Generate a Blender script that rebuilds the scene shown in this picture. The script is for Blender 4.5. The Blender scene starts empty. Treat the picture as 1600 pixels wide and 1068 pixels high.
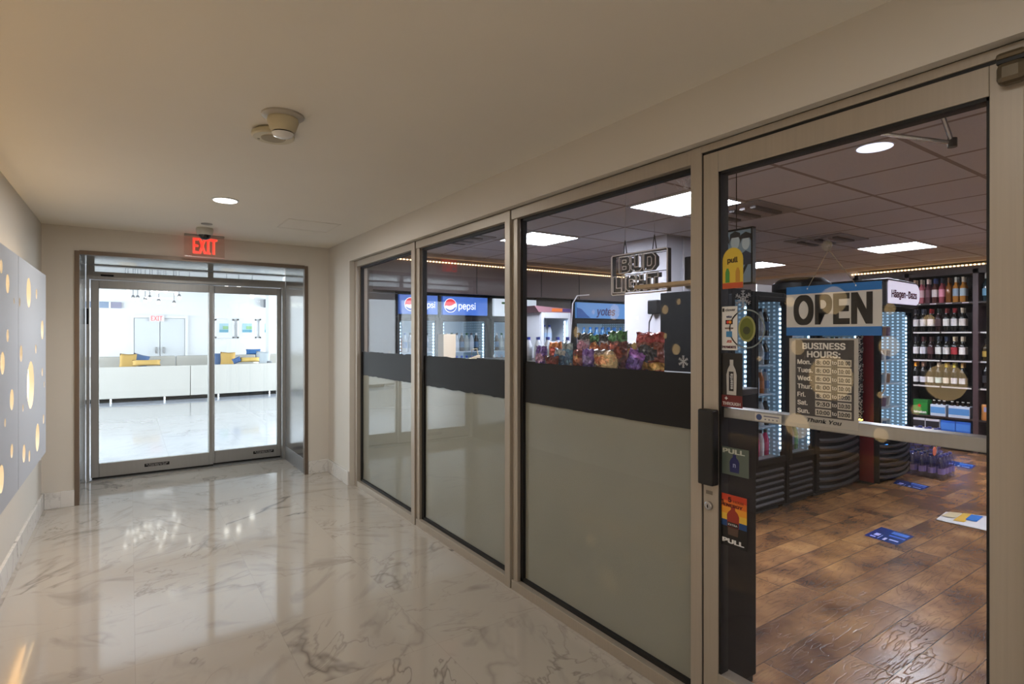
import bpy, bmesh, math, random
from mathutils import Vector, Matrix
random.seed(7)
C = bpy.context.scene.collection
S = bpy.context.scene
PI = math.pi

# ------------------------------------------------------------------ camera, world, lights, exposure
F = 874.0; TH = math.atan(597 / 874); SN, CS = math.sin(TH), math.cos(TH); H = 1.5; PY = 524.5
cd = bpy.data.cameras.new('camera'); cam = bpy.data.objects.new('camera', cd); C.objects.link(cam)
cam.location = (0, 0, H); cam.rotation_euler = (PI / 2, 0, -TH)
cd.sensor_width = 36; cd.lens = 36 * F / 1600; cd.shift_y = -(534 - PY) / 1600; cd.clip_start = .05; cd.clip_end = 100
S.camera = cam
S.view_settings.view_transform = 'Standard'; S.view_settings.look = 'None'
S.view_settings.exposure = 0.12; S.view_settings.gamma = 1; S.view_settings.use_curve_mapping = False
try:
    S.cycles.use_denoising = True; S.cycles.max_bounces = 10; S.cycles.transparent_max_bounces = 24
    S.cycles.sample_clamp_indirect = 6; S.cycles.caustics_reflective = False; S.cycles.caustics_refractive = False
except Exception: pass
W = bpy.data.worlds.new('world'); S.world = W; W.use_nodes = True
W.node_tree.nodes['Background'].inputs[0].default_value = (.55, .6, .7, 1)
W.node_tree.nodes['Background'].inputs[1].default_value = .15

def area(name, loc, size, power, col, rot=(0, 0, 0), spread=180):
    l = bpy.data.lights.new(name, 'AREA'); l.shape = 'RECTANGLE'; l.size, l.size_y = size; l.energy = power; l.color = col
    l.spread = math.radians(spread)
    o = bpy.data.objects.new(name, l); C.objects.link(o); o.location = loc; o.rotation_euler = rot
    return o
WARM = (1, .99, .975); COOL = (.86, .93, 1); NEUT = (1, .98, .95)
# lobby: unseen fill lamps added over the door and along both sides
area('lobby_back_fill', (.6, 7.7, 3.05), (8, .5), 130, COOL, (math.radians(62), 0, 0))
area('lobby_side_fill', (-7.8, 14, 1.7), (2.8, 12), 1350, COOL, (0, math.radians(-90), 0))
area('lobby_side_fill', (8.8, 14, 1.7), (2.8, 12), 1150, COOL, (0, math.radians(90), 0))
# corridor: ceiling lamps behind and above the camera
area('corridor_ceiling_light', (.6, .4, 2.455), (.5, .5), 6.5, WARM)
area('corridor_ceiling_light', (.6, -2.2, 2.455), (.6, .6), 32, WARM)
area('corridor_ceiling_light', (.56, 4.448, 2.44), (.14, .14), 27, NEUT)

# ------------------------------------------------------------------ pixel to point on a known plane (numbers measured on the photo)
def ray(px, py):
    u = (px - 800) / F; v = (PY - py) / F
    return (u * CS + SN, CS - u * SN, v)
def AX(px, py, x): r = ray(px, py); t = x / r[0]; return (x, r[1] * t, H + r[2] * t)
def AY(px, py, y): r = ray(px, py); t = y / r[1]; return (r[0] * t, y, H + r[2] * t)
def AZ(px, py, z): r = ray(px, py); t = (z - H) / r[2]; return (r[0] * t, r[1] * t, z)

# ------------------------------------------------------------------ materials
def lin(c):
    c = [x / 255 for x in c[:3]]
    return tuple((x / 12.92 if x <= .04045 else ((x + .055) / 1.055) ** 2.4) for x in c) + (1,)
MC = {}
def mat(col, rough=.5, metal=0, emit=0, ecol=None, key=None, coat=0, spec=.5):
    k = key or (tuple(col), rough, metal, emit, ecol, coat, spec)
    if k in MC: return MC[k]
    m = bpy.data.materials.new('m'); m.use_nodes = True
    b = m.node_tree.nodes['Principled BSDF']
    b.inputs['Base Color'].default_value = lin(col); b.inputs['Roughness'].default_value = rough
    b.inputs['Metallic'].default_value = metal; b.inputs['Coat Weight'].default_value = coat
    b.inputs['Specular IOR Level'].default_value = spec
    if emit:
        b.inputs['Emission Color'].default_value = lin(ecol or col); b.inputs['Emission Strength'].default_value = emit
    MC[k] = m; return m
def nodes(m): return m.node_tree.nodes, m.node_tree.links
def math_n(N, L, op, a, b=None, clamp=False):
    n = N.new('ShaderNodeMath'); n.operation = op; n.use_clamp = clamp
    for i, v in enumerate((a, b)):
        if v is None: continue
        if isinstance(v, (int, float)): n.inputs[i].default_value = v
        else: L.new(v, n.inputs[i])
    return n.outputs[0]
def ramp(N, L, fac, stops, interp='LINEAR'):
    r = N.new('ShaderNodeValToRGB'); r.color_ramp.interpolation = interp
    e = r.color_ramp.elements
    while len(e) < len(stops): e.new(.5)
    for x, (p, c) in zip(e, stops): x.position = p; x.color = c
    L.new(fac, r.inputs[0]); return r.outputs[0]
def mixc(N, L, fac, a, b, mode='MIX'):
    n = N.new('ShaderNodeMix'); n.data_type = 'RGBA'; n.blend_type = mode
    if isinstance(fac, (int, float)): n.inputs[0].default_value = fac
    else: L.new(fac, n.inputs[0])
    for i, v in ((6, a), (7, b)):
        if isinstance(v, tuple): n.inputs[i].default_value = v
        else: L.new(v, n.inputs[i])
    return n.outputs[2]
def grey(v): return (v, v, v, 1)

def marble(base, vein, tile=.61, rough=.09, key='marble', joint=.004, vs=1.0, off=(0, 0)):
    if key in MC: return MC[key]
    m = bpy.data.materials.new(key); m.use_nodes = True; N, L = nodes(m); b = N['Principled BSDF']
    g = N.new('ShaderNodeNewGeometry')
    sp = N.new('ShaderNodeSeparateXYZ'); L.new(g.outputs['Position'], sp.inputs[0])
    tx = math_n(N, L, 'DIVIDE', math_n(N, L, 'ADD', sp.outputs[0], 50 + off[0]), tile)
    ty = math_n(N, L, 'DIVIDE', math_n(N, L, 'ADD', sp.outputs[1], 50 + off[1]), tile)
    fx = math_n(N, L, 'FLOOR', tx); fy = math_n(N, L, 'FLOOR', ty)
    cb = N.new('ShaderNodeCombineXYZ'); L.new(fx, cb.inputs[0]); L.new(fy, cb.inputs[1])
    wn = N.new('ShaderNodeTexWhiteNoise'); wn.noise_dimensions = '2D'; L.new(cb.outputs[0], wn.inputs['Vector'])
    # each slab is cut from another place of the block, some turned
    sc = N.new('ShaderNodeVectorMath'); sc.operation = 'SCALE'; L.new(wn.outputs['Color'], sc.inputs[0]); sc.inputs['Scale'].default_value = 23
    rot = N.new('ShaderNodeVectorRotate'); rot.rotation_type = 'Z_AXIS'; L.new(g.outputs['Position'], rot.inputs['Vector'])
    L.new(math_n(N, L, 'MULTIPLY', math_n(N, L, 'SUBTRACT', wn.outputs['Value'], .5), 2.4), rot.inputs['Angle'])
    ad = N.new('ShaderNodeVectorMath'); ad.operation = 'ADD'; L.new(rot.outputs[0], ad.inputs[0]); L.new(sc.outputs[0], ad.inputs[1])
    st = N.new('ShaderNodeMapping'); st.inputs['Scale'].default_value = (1.5, 3.0, 2.0); st.inputs['Rotation'].default_value = (0, 0, .5); L.new(ad.outputs[0], st.inputs[0])
    def vein_of(scale, det, dist, w, gain):
        n = N.new('ShaderNodeTexNoise'); n.inputs['Scale'].default_value = scale; n.inputs['Detail'].default_value = det
        n.inputs['Roughness'].default_value = .55; n.inputs['Distortion'].default_value = dist; L.new(st.outputs[0], n.inputs['Vector'])
        a = math_n(N, L, 'ABSOLUTE', math_n(N, L, 'SUBTRACT', n.outputs[0], .5))
        v = math_n(N, L, 'SUBTRACT', 1, math_n(N, L, 'DIVIDE', a, w, True), True)
        v = math_n(N, L, 'POWER', v, 1.6)
        n2 = N.new('ShaderNodeTexNoise'); n2.inputs['Scale'].default_value = scale * .9; L.new(ad.outputs[0], n2.inputs['Vector'])
        k = math_n(N, L, 'MULTIPLY', math_n(N, L, 'SUBTRACT', n2.outputs[0], .47), 5, True)
        return math_n(N, L, 'MULTIPLY', math_n(N, L, 'MULTIPLY', v, k), gain, True)
    v1 = vein_of(.55 * vs, 4, .45, .03, .95); v2 = vein_of(1.3 * vs, 4, .6, .02, .6)
    n3 = N.new('ShaderNodeTexNoise'); n3.inputs['Scale'].default_value = 1.2 * vs; n3.inputs['Detail'].default_value = 6; n3.inputs['Distortion'].default_value = 1.5; L.new(st.outputs[0], n3.inputs['Vector'])
    cloud = math_n(N, L, 'MULTIPLY', math_n(N, L, 'SUBTRACT', n3.outputs[0], .56), 4, True)
    c = mixc(N, L, math_n(N, L, 'MULTIPLY', cloud, .55), lin(base), lin(vein))
    c = mixc(N, L, v1, c, lin(vein)); c = mixc(N, L, v2, c, lin(vein))
    tone = math_n(N, L, 'MULTIPLY', wn.outputs['Value'], .10)
    c = mixc(N, L, tone, c, lin((150, 140, 132)))
    def edge(t):
        fr = math_n(N, L, 'FRACT', t)
        return math_n(N, L, 'LESS_THAN', math_n(N, L, 'MINIMUM', fr, math_n(N, L, 'SUBTRACT', 1, fr)), joint / tile / 2)
    j = math_n(N, L, 'MAXIMUM', edge(tx), edge(ty))
    c = mixc(N, L, math_n(N, L, 'MULTIPLY', j, .15), c, lin((120, 112, 104)))
    L.new(c, b.inputs['Base Color']); b.inputs['Roughness'].default_value = rough; b.inputs['Coat Weight'].default_value = .25; b.inputs['Coat Roughness'].default_value = .04
    MC[key] = m; return m

def wood_floor():
    m = bpy.data.materials.new('wood_floor'); m.use_nodes = True; N, L = nodes(m); b = N['Principled BSDF']
    g = N.new('ShaderNodeNewGeometry'); sp = N.new('ShaderNodeSeparateXYZ'); L.new(g.outputs['Position'], sp.inputs[0])
    wd, ln = .19, 1.1
    row = math_n(N, L, 'FLOOR', math_n(N, L, 'DIVIDE', math_n(N, L, 'ADD', sp.outputs[1], 20), wd))
    wn0 = N.new('ShaderNodeTexWhiteNoise'); wn0.noise_dimensions = '1D'; L.new(row, wn0.inputs['W'])
    tx = math_n(N, L, 'ADD', math_n(N, L, 'DIVIDE', sp.outputs[0], ln), math_n(N, L, 'MULTIPLY', wn0.outputs[0], 7))
    col = math_n(N, L, 'FLOOR', tx)
    cb = N.new('ShaderNodeCombineXYZ'); L.new(row, cb.inputs[0]); L.new(col, cb.inputs[1])
    wn = N.new('ShaderNodeTexWhiteNoise'); wn.noise_dimensions = '2D'; L.new(cb.outputs[0], wn.inputs['Vector'])
    sc = N.new('ShaderNodeVectorMath'); sc.operation = 'SCALE'; L.new(wn.outputs['Color'], sc.inputs[0]); sc.inputs['Scale'].default_value = 30
    ad = N.new('ShaderNodeVectorMath'); L.new(g.outputs['Position'], ad.inputs[0]); L.new(sc.outputs[0], ad.inputs[1])
    mp = N.new('ShaderNodeMapping'); mp.inputs['Scale'].default_value = (1.3, 6, 1); L.new(ad.outputs[0], mp.inputs[0])
    n1 = N.new('ShaderNodeTexNoise'); n1.inputs['Scale'].default_value = 1.6; n1.inputs['Detail'].default_value = 3; n1.inputs['Distortion'].default_value = .6; L.new(mp.outputs[0], n1.inputs['Vector'])
    rings = math_n(N, L, 'FRACT', math_n(N, L, 'MULTIPLY', n1.outputs[0], 11))
    line = math_n(N, L, 'POWER', math_n(N, L, 'ABSOLUTE', math_n(N, L, 'SUBTRACT', math_n(N, L, 'MULTIPLY', rings, 2), 1)), 7)
    n2 = N.new('ShaderNodeTexNoise'); n2.inputs['Scale'].default_value = 3; n2.inputs['Detail'].default_value = 6; L.new(ad.outputs[0], n2.inputs['Vector'])
    c = ramp(N, L, n2.outputs[0], [(.32, lin((92, 62, 42))), (.5, lin((142, 102, 66))), (.68, lin((178, 134, 88)))])
    c = mixc(N, L, math_n(N, L, 'MULTIPLY', wn.outputs['Value'], .35), c, lin((84, 56, 42)))
    c = mixc(N, L, math_n(N, L, 'MULTIPLY', line, .4), c, lin((52, 34, 26)))
    fy = math_n(N, L, 'FRACT', math_n(N, L, 'DIVIDE', math_n(N, L, 'ADD', sp.outputs[1], 20), wd)); fx = math_n(N, L, 'FRACT', tx)
    j = math_n(N, L, 'MAXIMUM', math_n(N, L, 'LESS_THAN', fy, .022), math_n(N, L, 'LESS_THAN', fx, .004))
    c = mixc(N, L, math_n(N, L, 'MULTIPLY', j, .75), c, lin((34, 24, 20)))
    L.new(c, b.inputs['Base Color']); b.inputs['Roughness'].default_value = .26
    bp = N.new('ShaderNodeBump'); bp.inputs['Strength'].default_value = .25; bp.inputs['Distance'].default_value = .004
    L.new(math_n(N, L, 'SUBTRACT', math_n(N, L, 'MULTIPLY', n2.outputs[0], .6), math_n(N, L, 'ADD', line, j)), bp.inputs['Height']); L.new(bp.outputs[0], b.inputs['Normal'])
    return m

def paint(col, rough=.6, key=None):
    key = key or ('paint',) + tuple(col)
    if key in MC: return MC[key]
    m = bpy.data.materials.new('paint'); m.use_nodes = True; N, L = nodes(m); b = N['Principled BSDF']
    n = N.new('ShaderNodeTexNoise'); n.inputs['Scale'].default_value = 2.2; n.inputs['Detail'].default_value = 4
    g = N.new('ShaderNodeNewGeometry'); L.new(g.outputs['Position'], n.inputs['Vector'])
    d = tuple(x * .95 for x in lin(col)[:3]) + (1,)
    L.new(mixc(N, L, n.outputs[0], lin(col), d), b.inputs['Base Color']); b.inputs['Roughness'].default_value = rough
    MC[key] = m; return m
def brushed(col, rough=.38, metal=.75):
    key = ('br',) + tuple(col) + (rough,)
    if key in MC: return MC[key]
    m = bpy.data.materials.new('brushed'); m.use_nodes = True; N, L = nodes(m); b = N['Principled BSDF']
    g = N.new('ShaderNodeNewGeometry'); mp = N.new('ShaderNodeMapping'); mp.inputs['Scale'].default_value = (60, 60, 1.2); L.new(g.outputs['Position'], mp.inputs[0])
    n = N.new('ShaderNodeTexNoise'); n.inputs['Scale'].default_value = 2; n.inputs['Detail'].default_value = 2; L.new(mp.outputs[0], n.inputs['Vector'])
    d = tuple(x * .88 for x in lin(col)[:3]) + (1,)
    L.new(mixc(N, L, n.outputs[0], lin(col), d), b.inputs['Base Color']); b.inputs['Roughness'].default_value = rough; b.inputs['Metallic'].default_value = metal
    MC[key] = m; return m
def glass(tint=(1, 1, 1), f0=.022, gain=1.0, key='glass', rough=0.0):
    if key in MC: return MC[key]
    m = bpy.data.materials.new('glass'); m.use_nodes = True; N, L = nodes(m); N.clear()
    o = N.new('ShaderNodeOutputMaterial'); t = N.new('ShaderNodeBsdfTransparent'); t.inputs[0].default_value = tint + (1,)
    gl = N.new('ShaderNodeBsdfGlossy'); gl.inputs['Roughness'].default_value = rough; mx = N.new('ShaderNodeMixShader')
    lw = N.new('ShaderNodeLayerWeight'); lw.inputs[0].default_value = .5
    p = math_n(N, L, 'POWER', lw.outputs['Facing'], 5)
    f = math_n(N, L, 'MULTIPLY', math_n(N, L, 'ADD', math_n(N, L, 'MULTIPLY', p, 1 - f0), f0), gain, True)
    L.new(f, mx.inputs[0]); L.new(t.outputs[0], mx.inputs[1]); L.new(gl.outputs[0], mx.inputs[2]); L.new(mx.outputs[0], o.inputs[0])
    MC[key] = m; return m
def led_mat(col, strength, pitch, axis, duty=.5, key=None):
    m = bpy.data.materials.new('led'); m.use_nodes = True; N, L = nodes(m); b = N['Principled BSDF']
    g = N.new('ShaderNodeNewGeometry'); sp = N.new('ShaderNodeSeparateXYZ'); L.new(g.outputs['Position'], sp.inputs[0])
    fr = math_n(N, L, 'FRACT', math_n(N, L, 'DIVIDE', math_n(N, L, 'ADD', sp.outputs[axis], 50), pitch))
    on = math_n(N, L, 'LESS_THAN', fr, duty)
    b.inputs['Base Color'].default_value = lin((190, 180, 160)); b.inputs['Emission Color'].default_value = lin(col)
    L.new(math_n(N, L, 'ADD', math_n(N, L, 'MULTIPLY', on, strength), strength * .06), b.inputs['Emission Strength'])
    return m

# ------------------------------------------------------------------ geometry helpers
class MB:
    def __init__(s): s.v = []; s.f = []; s.m = []
    def quad(s, pts, mi=0):
        n = len(s.v); s.v += [tuple(p) for p in pts]; s.f.append(tuple(range(n, n + len(pts)))); s.m.append(mi); return s
    def box(s, a, b, mi=0):
        x0, y0, z0 = [min(p, q) for p, q in zip(a, b)]; x1, y1, z1 = [max(p, q) for p, q in zip(a, b)]
        n = len(s.v); s.v += [(x0, y0, z0), (x1, y0, z0), (x1, y1, z0), (x0, y1, z0), (x0, y0, z1), (x1, y0, z1), (x1, y1, z1), (x0, y1, z1)]
        for f in ((0, 3, 2, 1), (4, 5, 6, 7), (0, 1, 5, 4), (1, 2, 6, 5), (2, 3, 7, 6), (3, 0, 4, 7)):
            s.f.append(tuple(n + i for i in f)); s.m.append(mi)
        return s
    def lathe(s, prof, c=(0, 0, 0), seg=16, axis='z', mis=None):
        n = len(s.v)
        for r, z in prof:
            for k in range(seg):
                a = 2 * PI * k / seg; p = (r * math.cos(a), r * math.sin(a), z)
                if axis == 'y': p = (p[0], z, p[1])
                if axis == 'x': p = (z, p[0], p[1])
                s.v.append((p[0] + c[0], p[1] + c[1], p[2] + c[2]))
        for i in range(len(prof) - 1):
            mi = mis[i] if mis else 0
            for k in range(seg):
                k2 = (k + 1) % seg
                s.f.append((n + i * seg + k, n + i * seg + k2, n + (i + 1) * seg + k2, n + (i + 1) * seg + k)); s.m.append(mi)
        s.f.append(tuple(n + k for k in reversed(range(seg)))); s.m.append(mis[0] if mis else 0)
        e = n + (len(prof) - 1) * seg; s.f.append(tuple(e + k for k in range(seg))); s.m.append(mis[-1] if mis else 0)
        return s
    def tube(s, pts, r, seg=8, mi=0):
        pts = [Vector(p) for p in pts]; n = len(s.v)
        for i, p in enumerate(pts):
            d = (pts[min(i + 1, len(pts) - 1)] - pts[max(i - 1, 0)]).normalized()
            u = d.cross(Vector((0, 0, 1)))
            if u.length < .1: u = d.cross(Vector((1, 0, 0)))
            u.normalize(); w = d.cross(u)
            for k in range(seg):
                a = 2 * PI * k / seg; s.v.append(tuple(p + u * math.cos(a) * r + w * math.sin(a) * r))
        for i in range(len(pts) - 1):
            for k in range(seg):
                k2 = (k + 1) % seg
                s.f.append((n + i * seg + k, n + i * seg + k2, n + (i + 1) * seg + k2, n + (i + 1) * seg + k)); s.m.append(mi)
        s.f.append(tuple(n + k for k in range(seg))); s.m.append(mi)
        e = n + (len(pts) - 1) * seg; s.f.append(tuple(e + k for k in reversed(range(seg)))); s.m.append(mi)
        return s
    def prism(s, out, y0, y1, mi=0):           # outline in x,z extruded along y
        n = len(s.v); k = len(out)
        s.v += [(x, y0, z) for x, z in out] + [(x, y1, z) for x, z in out]
        s.f.append(tuple(n + i for i in range(k))); s.m.append(mi)
        s.f.append(tuple(n + k + i for i in reversed(range(k)))); s.m.append(mi)
        for i in range(k):
            j = (i + 1) % k; s.f.append((n + i, n + k + i, n + k + j, n + j)); s.m.append(mi)
        return s
    def build(s, name, mats, parent=None, smooth=False, bevel=0, loc=None, rz=0):
        me = bpy.data.meshes.new(name); me.from_pydata(s.v, [], s.f)
        for m in (mats if isinstance(mats, (list, tuple)) else [mats]): me.materials.append(m)
        for p, mi in zip(me.polygons, s.m): p.material_index = mi
        bm = bmesh.new(); bm.from_mesh(me); bmesh.ops.recalc_face_normals(bm, faces=bm.faces); bm.to_mesh(me); bm.free()
        if smooth:
            for p in me.polygons: p.use_smooth = True
            me.set_sharp_from_angle(angle=math.radians(40))
        o = bpy.data.objects.new(name, me); C.objects.link(o)
        if parent: o.parent = parent
        if loc: o.location = loc
        if rz: o.rotation_euler.z = rz
        if bevel:
            b = o.modifiers.new('b', 'BEVEL'); b.width = bevel; b.segments = 2; b.limit_method = 'ANGLE'
        return o
def B(name, a, b, m, parent=None, bevel=0): return MB().box(a, b).build(name, m, parent, bevel=bevel)
def tag(o, label, cat, group=None, kind=None):
    o['label'] = label; o['category'] = cat
    if group: o['group'] = group
    if kind: o['kind'] = kind
    return o
def struct(o, label, cat='room'): o['kind'] = 'structure'; o['label'] = label; o['category'] = cat; return o
def empty(name, loc, label, cat, rz=0, group=None, kind=None):
    o = bpy.data.objects.new(name, None); o.empty_display_size = .05; C.objects.link(o); o.location = loc; o.rotation_euler.z = rz
    return tag(o, label, cat, group, kind)
def copy_tree(o, parent=None):
    c = o.copy(); C.objects.link(c); c.parent = parent
    for ch in list(o.children): copy_tree(ch, c)
    return c
TXT = {}
import os
try: FONT = bpy.data.fonts.load(os.path.join(bpy.utils.resource_path('LOCAL'), 'datafiles', 'fonts', 'Inter.woff2'))
except Exception: FONT = None
def text_data(body, bold, tube, ext):
    k = (body, bold, tube, ext)
    if k in TXT: return TXT[k]
    cu = bpy.data.curves.new('t', 'FONT'); cu.body = body
    if FONT: cu.font = FONT
    cu.size = 1; cu.resolution_u = 3
    cu.offset = 0
    if tube: cu.fill_mode = 'NONE'; cu.bevel_depth = tube; cu.bevel_resolution = 1
    else: cu.extrude = ext
    o = bpy.data.objects.new('t', cu); C.objects.link(o); bpy.context.view_layer.update()
    me = bpy.data.meshes.new_from_object(o.evaluated_get(bpy.context.evaluated_depsgraph_get()))
    bpy.data.objects.remove(o)
    if bold:
        import numpy as np
        nv = len(me.vertices); co = np.empty(nv * 3); me.vertices.foreach_get('co', co); co = co.reshape(-1, 3)
        offs = [(0, 0)] + [(bold * a, bold * .7 * b) for a in (-1, 0, 1) for b in (-1, 0, 1) if a or b]
        V = np.concatenate([co + np.array([a, b, 0]) for a, b in offs]); V[:, 2] += np.repeat(np.arange(9) * .0016, nv); Fs = [tuple(p.vertices) for p in me.polygons]
        m2 = bpy.data.meshes.new('t'); m2.from_pydata([tuple(v) for v in V], [], [tuple(i + q * nv for i in f) for q in range(9) for f in Fs]); me = m2
    TXT[k] = me; return me
def text(body, x, z, h, y, m, parent=None, w=None, bold=0.0, tube=0, name='lettering', align='c', ext=.0006, shear=0):
    """lettering in the local x-z plane seen from -y; x,z is the centre (or left middle); h is the height of the letters"""
    src = text_data(body, bold, tube, .01)
    xs = [v.co.x for v in src.vertices]; ys = [v.co.y for v in src.vertices]
    x0, x1, y0, y1 = min(xs), max(xs), min(ys), max(ys)
    cy0 = 0 if y0 < -.05 else y0
    sy = h / max(y1 - cy0, .01); sx = sy if w is None else w / (x1 - x0)
    me = src.copy(); wid = (x1 - x0) * sx
    ox = x - wid / 2 if align == 'c' else x
    for v in me.vertices:
        X = (v.co.x - x0) * sx + ox; Z = (v.co.y - cy0) * sy - h / 2
        v.co = (X + shear * Z, y + (v.co.z * (ext / .01) if not tube else v.co.z * sy), z + Z)
    me.materials.clear(); me.materials.append(m)
    o = bpy.data.objects.new(name, me); C.objects.link(o)
    if parent: o.parent = parent
    return o
def disc(cx, cz, r, n=32, rx=None): return [(cx + (rx or r) * math.cos(2 * PI * k / n), cz + r * math.sin(2 * PI * k / n)) for k in range(n)]

# ------------------------------------------------------------------ shared materials
M_wall = paint((208, 202, 192)); M_ceil = paint((230, 224, 212), .75); M_white = paint((235, 236, 238))
M_marble = marble((187, 179, 168), (92, 83, 80))
M_base = marble((218, 216, 212), (140, 138, 138), tile=.9, rough=.25, key='basem', vs=2.2)
M_lob = marble((172, 174, 178), (138, 140, 146), tile=.9, rough=.12, key='lobm', joint=.01)
M_alu = brushed((178, 168, 154), .42, .35); M_alu2 = brushed((170, 170, 168), .35, .6)
M_bronze = brushed((118, 104, 92), .4, .6); M_blk = mat((14, 14, 15), .45); M_gask = mat((10, 9, 10), .6)
M_glass = glass(); M_glass2 = glass((.97, .99, .98), .05, 1.0, 'glass2')
M_cool = glass((.93, .96, .98), .03, .8, 'coolglass')
M_band = mat((17, 15, 15), .55, spec=.3); M_steel = brushed((190, 190, 192), .22, 1.0)
M_wood = wood_floor(); M_dark = mat((15, 14, 15), .45, spec=.25); M_darkwood = mat((50, 36, 33), .4)
M_paper = mat((232, 230, 224), .6); M_txtk = mat((22, 20, 20), .5); M_wt = mat((225, 225, 225), .5)
def frost():
    m = bpy.data.materials.new('frost'); m.use_nodes = True; N, L = nodes(m); N.clear()
    o = N.new('ShaderNodeOutputMaterial'); d = N.new('ShaderNodeBsdfDiffuse'); t = N.new('ShaderNodeBsdfTranslucent'); mx = N.new('ShaderNodeMixShader')
    n = N.new('ShaderNodeTexNoise'); n.inputs['Scale'].default_value = 1.1; n.inputs['Detail'].default_value = 3
    c = mixc(N, L, n.outputs[0], lin((168, 170, 160)), lin((150, 152, 142)))
    L.new(c, d.inputs[0]); L.new(c, t.inputs[0]); mx.inputs[0].default_value = .08
    L.new(d.outputs[0], mx.inputs[1]); L.new(t.outputs[0], mx.inputs[2]); L.new(mx.outputs[0], o.inputs[0]); return m
M_frost = frost()

# ================================================================== CORRIDOR SHELL
XW, XL, YE, HC = 1.82, -.63, 6.27, 2.47
struct(B('floor', (XL - .2, -4, -.08), (1.97, 7.35, 0), M_marble), 'polished white marble tile floor of the corridor with grey veins', 'floor')
struct(B('ceiling', (XL - .2, -4, HC), (XW + .4, YE + .1, HC + .1), M_ceil), 'smooth beige ceiling of the corridor', 'ceiling')
struct(B('wall_left', (XL - .15, -4, 0), (XL, YE, HC), M_wall), 'white left corridor wall behind the perforated panels', 'wall')
struct(B('wall_near', (XL, -4.1, 0), (XW, -4, HC), M_wall), 'corridor end wall behind the viewer', 'wall')
w = MB().box((XW, -4, 2.25), (2.02, 5.56, HC)).box((XW, 5.555, 0), (1.97, YE, HC)).box((XW, -4, 0), (2.02, .36, 2.25))
struct(w.build('wall_right', M_wall), 'beige right corridor wall around and above the shop front', 'wall')
w = MB().box((XL - .1, YE, 0), (-.40, 7.35, HC)).box((1.59, YE, 0), (1.97, 7.35, HC)).box((-.40, YE, 2.255), (1.59, 7.35, HC))
struct(w.build('wall_far', M_wall), 'beige end wall around the sliding glass doors', 'wall')
def base(name, boxes, lab):
    m = MB()
    for a, b in boxes: m.box(a, b)
    return struct(m.build(name, M_base, bevel=.003), lab, 'baseboard')
base('baseboard_left', [((XL, -4, 0), (XL + .018, YE, .145))], 'white marble baseboard along the left wall')
base('baseboard_right', [((XW - .018, 5.56, 0), (XW, YE - .02, .14))], 'marble baseboard on the short right wall stub')
base('baseboard_far', [((XL + .019, YE - .018, 0), (-.405, YE, .14)), ((1.60, YE - .018, 0), (XW, YE, .14))], 'marble baseboard on the end wall beside the sliding doors')
# flush access hatch in the ceiling: a shallow trim line
hm = MB(); x0, y0, x1, y1 = 1.08, 4.86, 1.52, 5.30
for a, b in (((x0, y0), (x1, y0 + .006)), ((x0, y1 - .006), (x1, y1)), ((x0, y0), (x0 + .006, y1)), ((x1 - .006, y0), (x1, y1))):
    hm.box((a[0], a[1], HC - .003), (b[0], b[1], HC + .001))
hm.box((x0 + .01, y0 + .01, HC - .002), (x1 - .01, y1 - .01, HC + .001))
tag(hm.build('access_hatch', M_ceil), 'flush square access hatch in the corridor ceiling right of the round downlight', 'hatch')

# ---- recessed opening: bronze casing, metal lined reveal
t = MB().box((-.405, YE - .012, 0), (-.37, YE + .05, 2.255)).box((1.56, YE - .012, 0), (1.595, YE + .05, 2.255)).box((-.37, YE - .012, 2.225), (1.56, YE + .05, 2.26))
struct(t.build('trim_1', M_bronze), 'dark bronze metal casing around the sliding door opening', 'trim')
t = MB().box((-.40, YE + .05, 0), (-.375, 7.2, 2.24)).box((1.568, YE + .05, .16), (1.592, 7.2, 2.24)).box((-.375, YE + .05, 2.235), (1.568, 7.2, 2.256))
struct(t.build('trim_2', brushed((176, 176, 174), .16, .9)), 'polished metal lining inside the sliding door opening', 'trim')
struct(B('trim_3', (1.564, YE + .05, 0), (1.592, 7.2, .16), mat((120, 120, 120), .3)), 'grey stone plinth at the foot of the right door reveal', 'trim')
YD = 7.25
# header of the sliding doors with transom glass
r = empty('door_header', (0, YD, 0), 'brushed metal header track with narrow transom glass above the sliding doors', 'door header')
MB().box((-.37, -.06, 2.085), (1.565, .06, 2.165)).box((-.37, -.06, 2.225), (1.565, .05, 2.234)).box((-.37, -.05, 2.165), (-.30, .05, 2.225)).box((.73, -.05, 2.165), (.79, .05, 2.225)).build('track', M_alu2, r, bevel=.003)
B('transom_glass', (-.30, -.005, 2.165), (1.56, .005, 2.225), M_glass2, r)
B('sensor', (-.25, -.10, 2.12), (-.14, -.06, 2.135), M_dark, r, .003)
B('jamb_post', (-.37, -.07, 0), (-.345, .05, 2.085), M_alu2, r)
B('jamb_post', (1.53, -.07, 0), (1.565, .05, 2.085), M_alu2, r)
B('lock_plate', (-.367, -.076, 1.62), (-.350, -.069, 1.78), M_dark, r)
B('threshold', (-.37, -.08, 0), (1.565, .1, .012), M_alu2, r)
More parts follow.
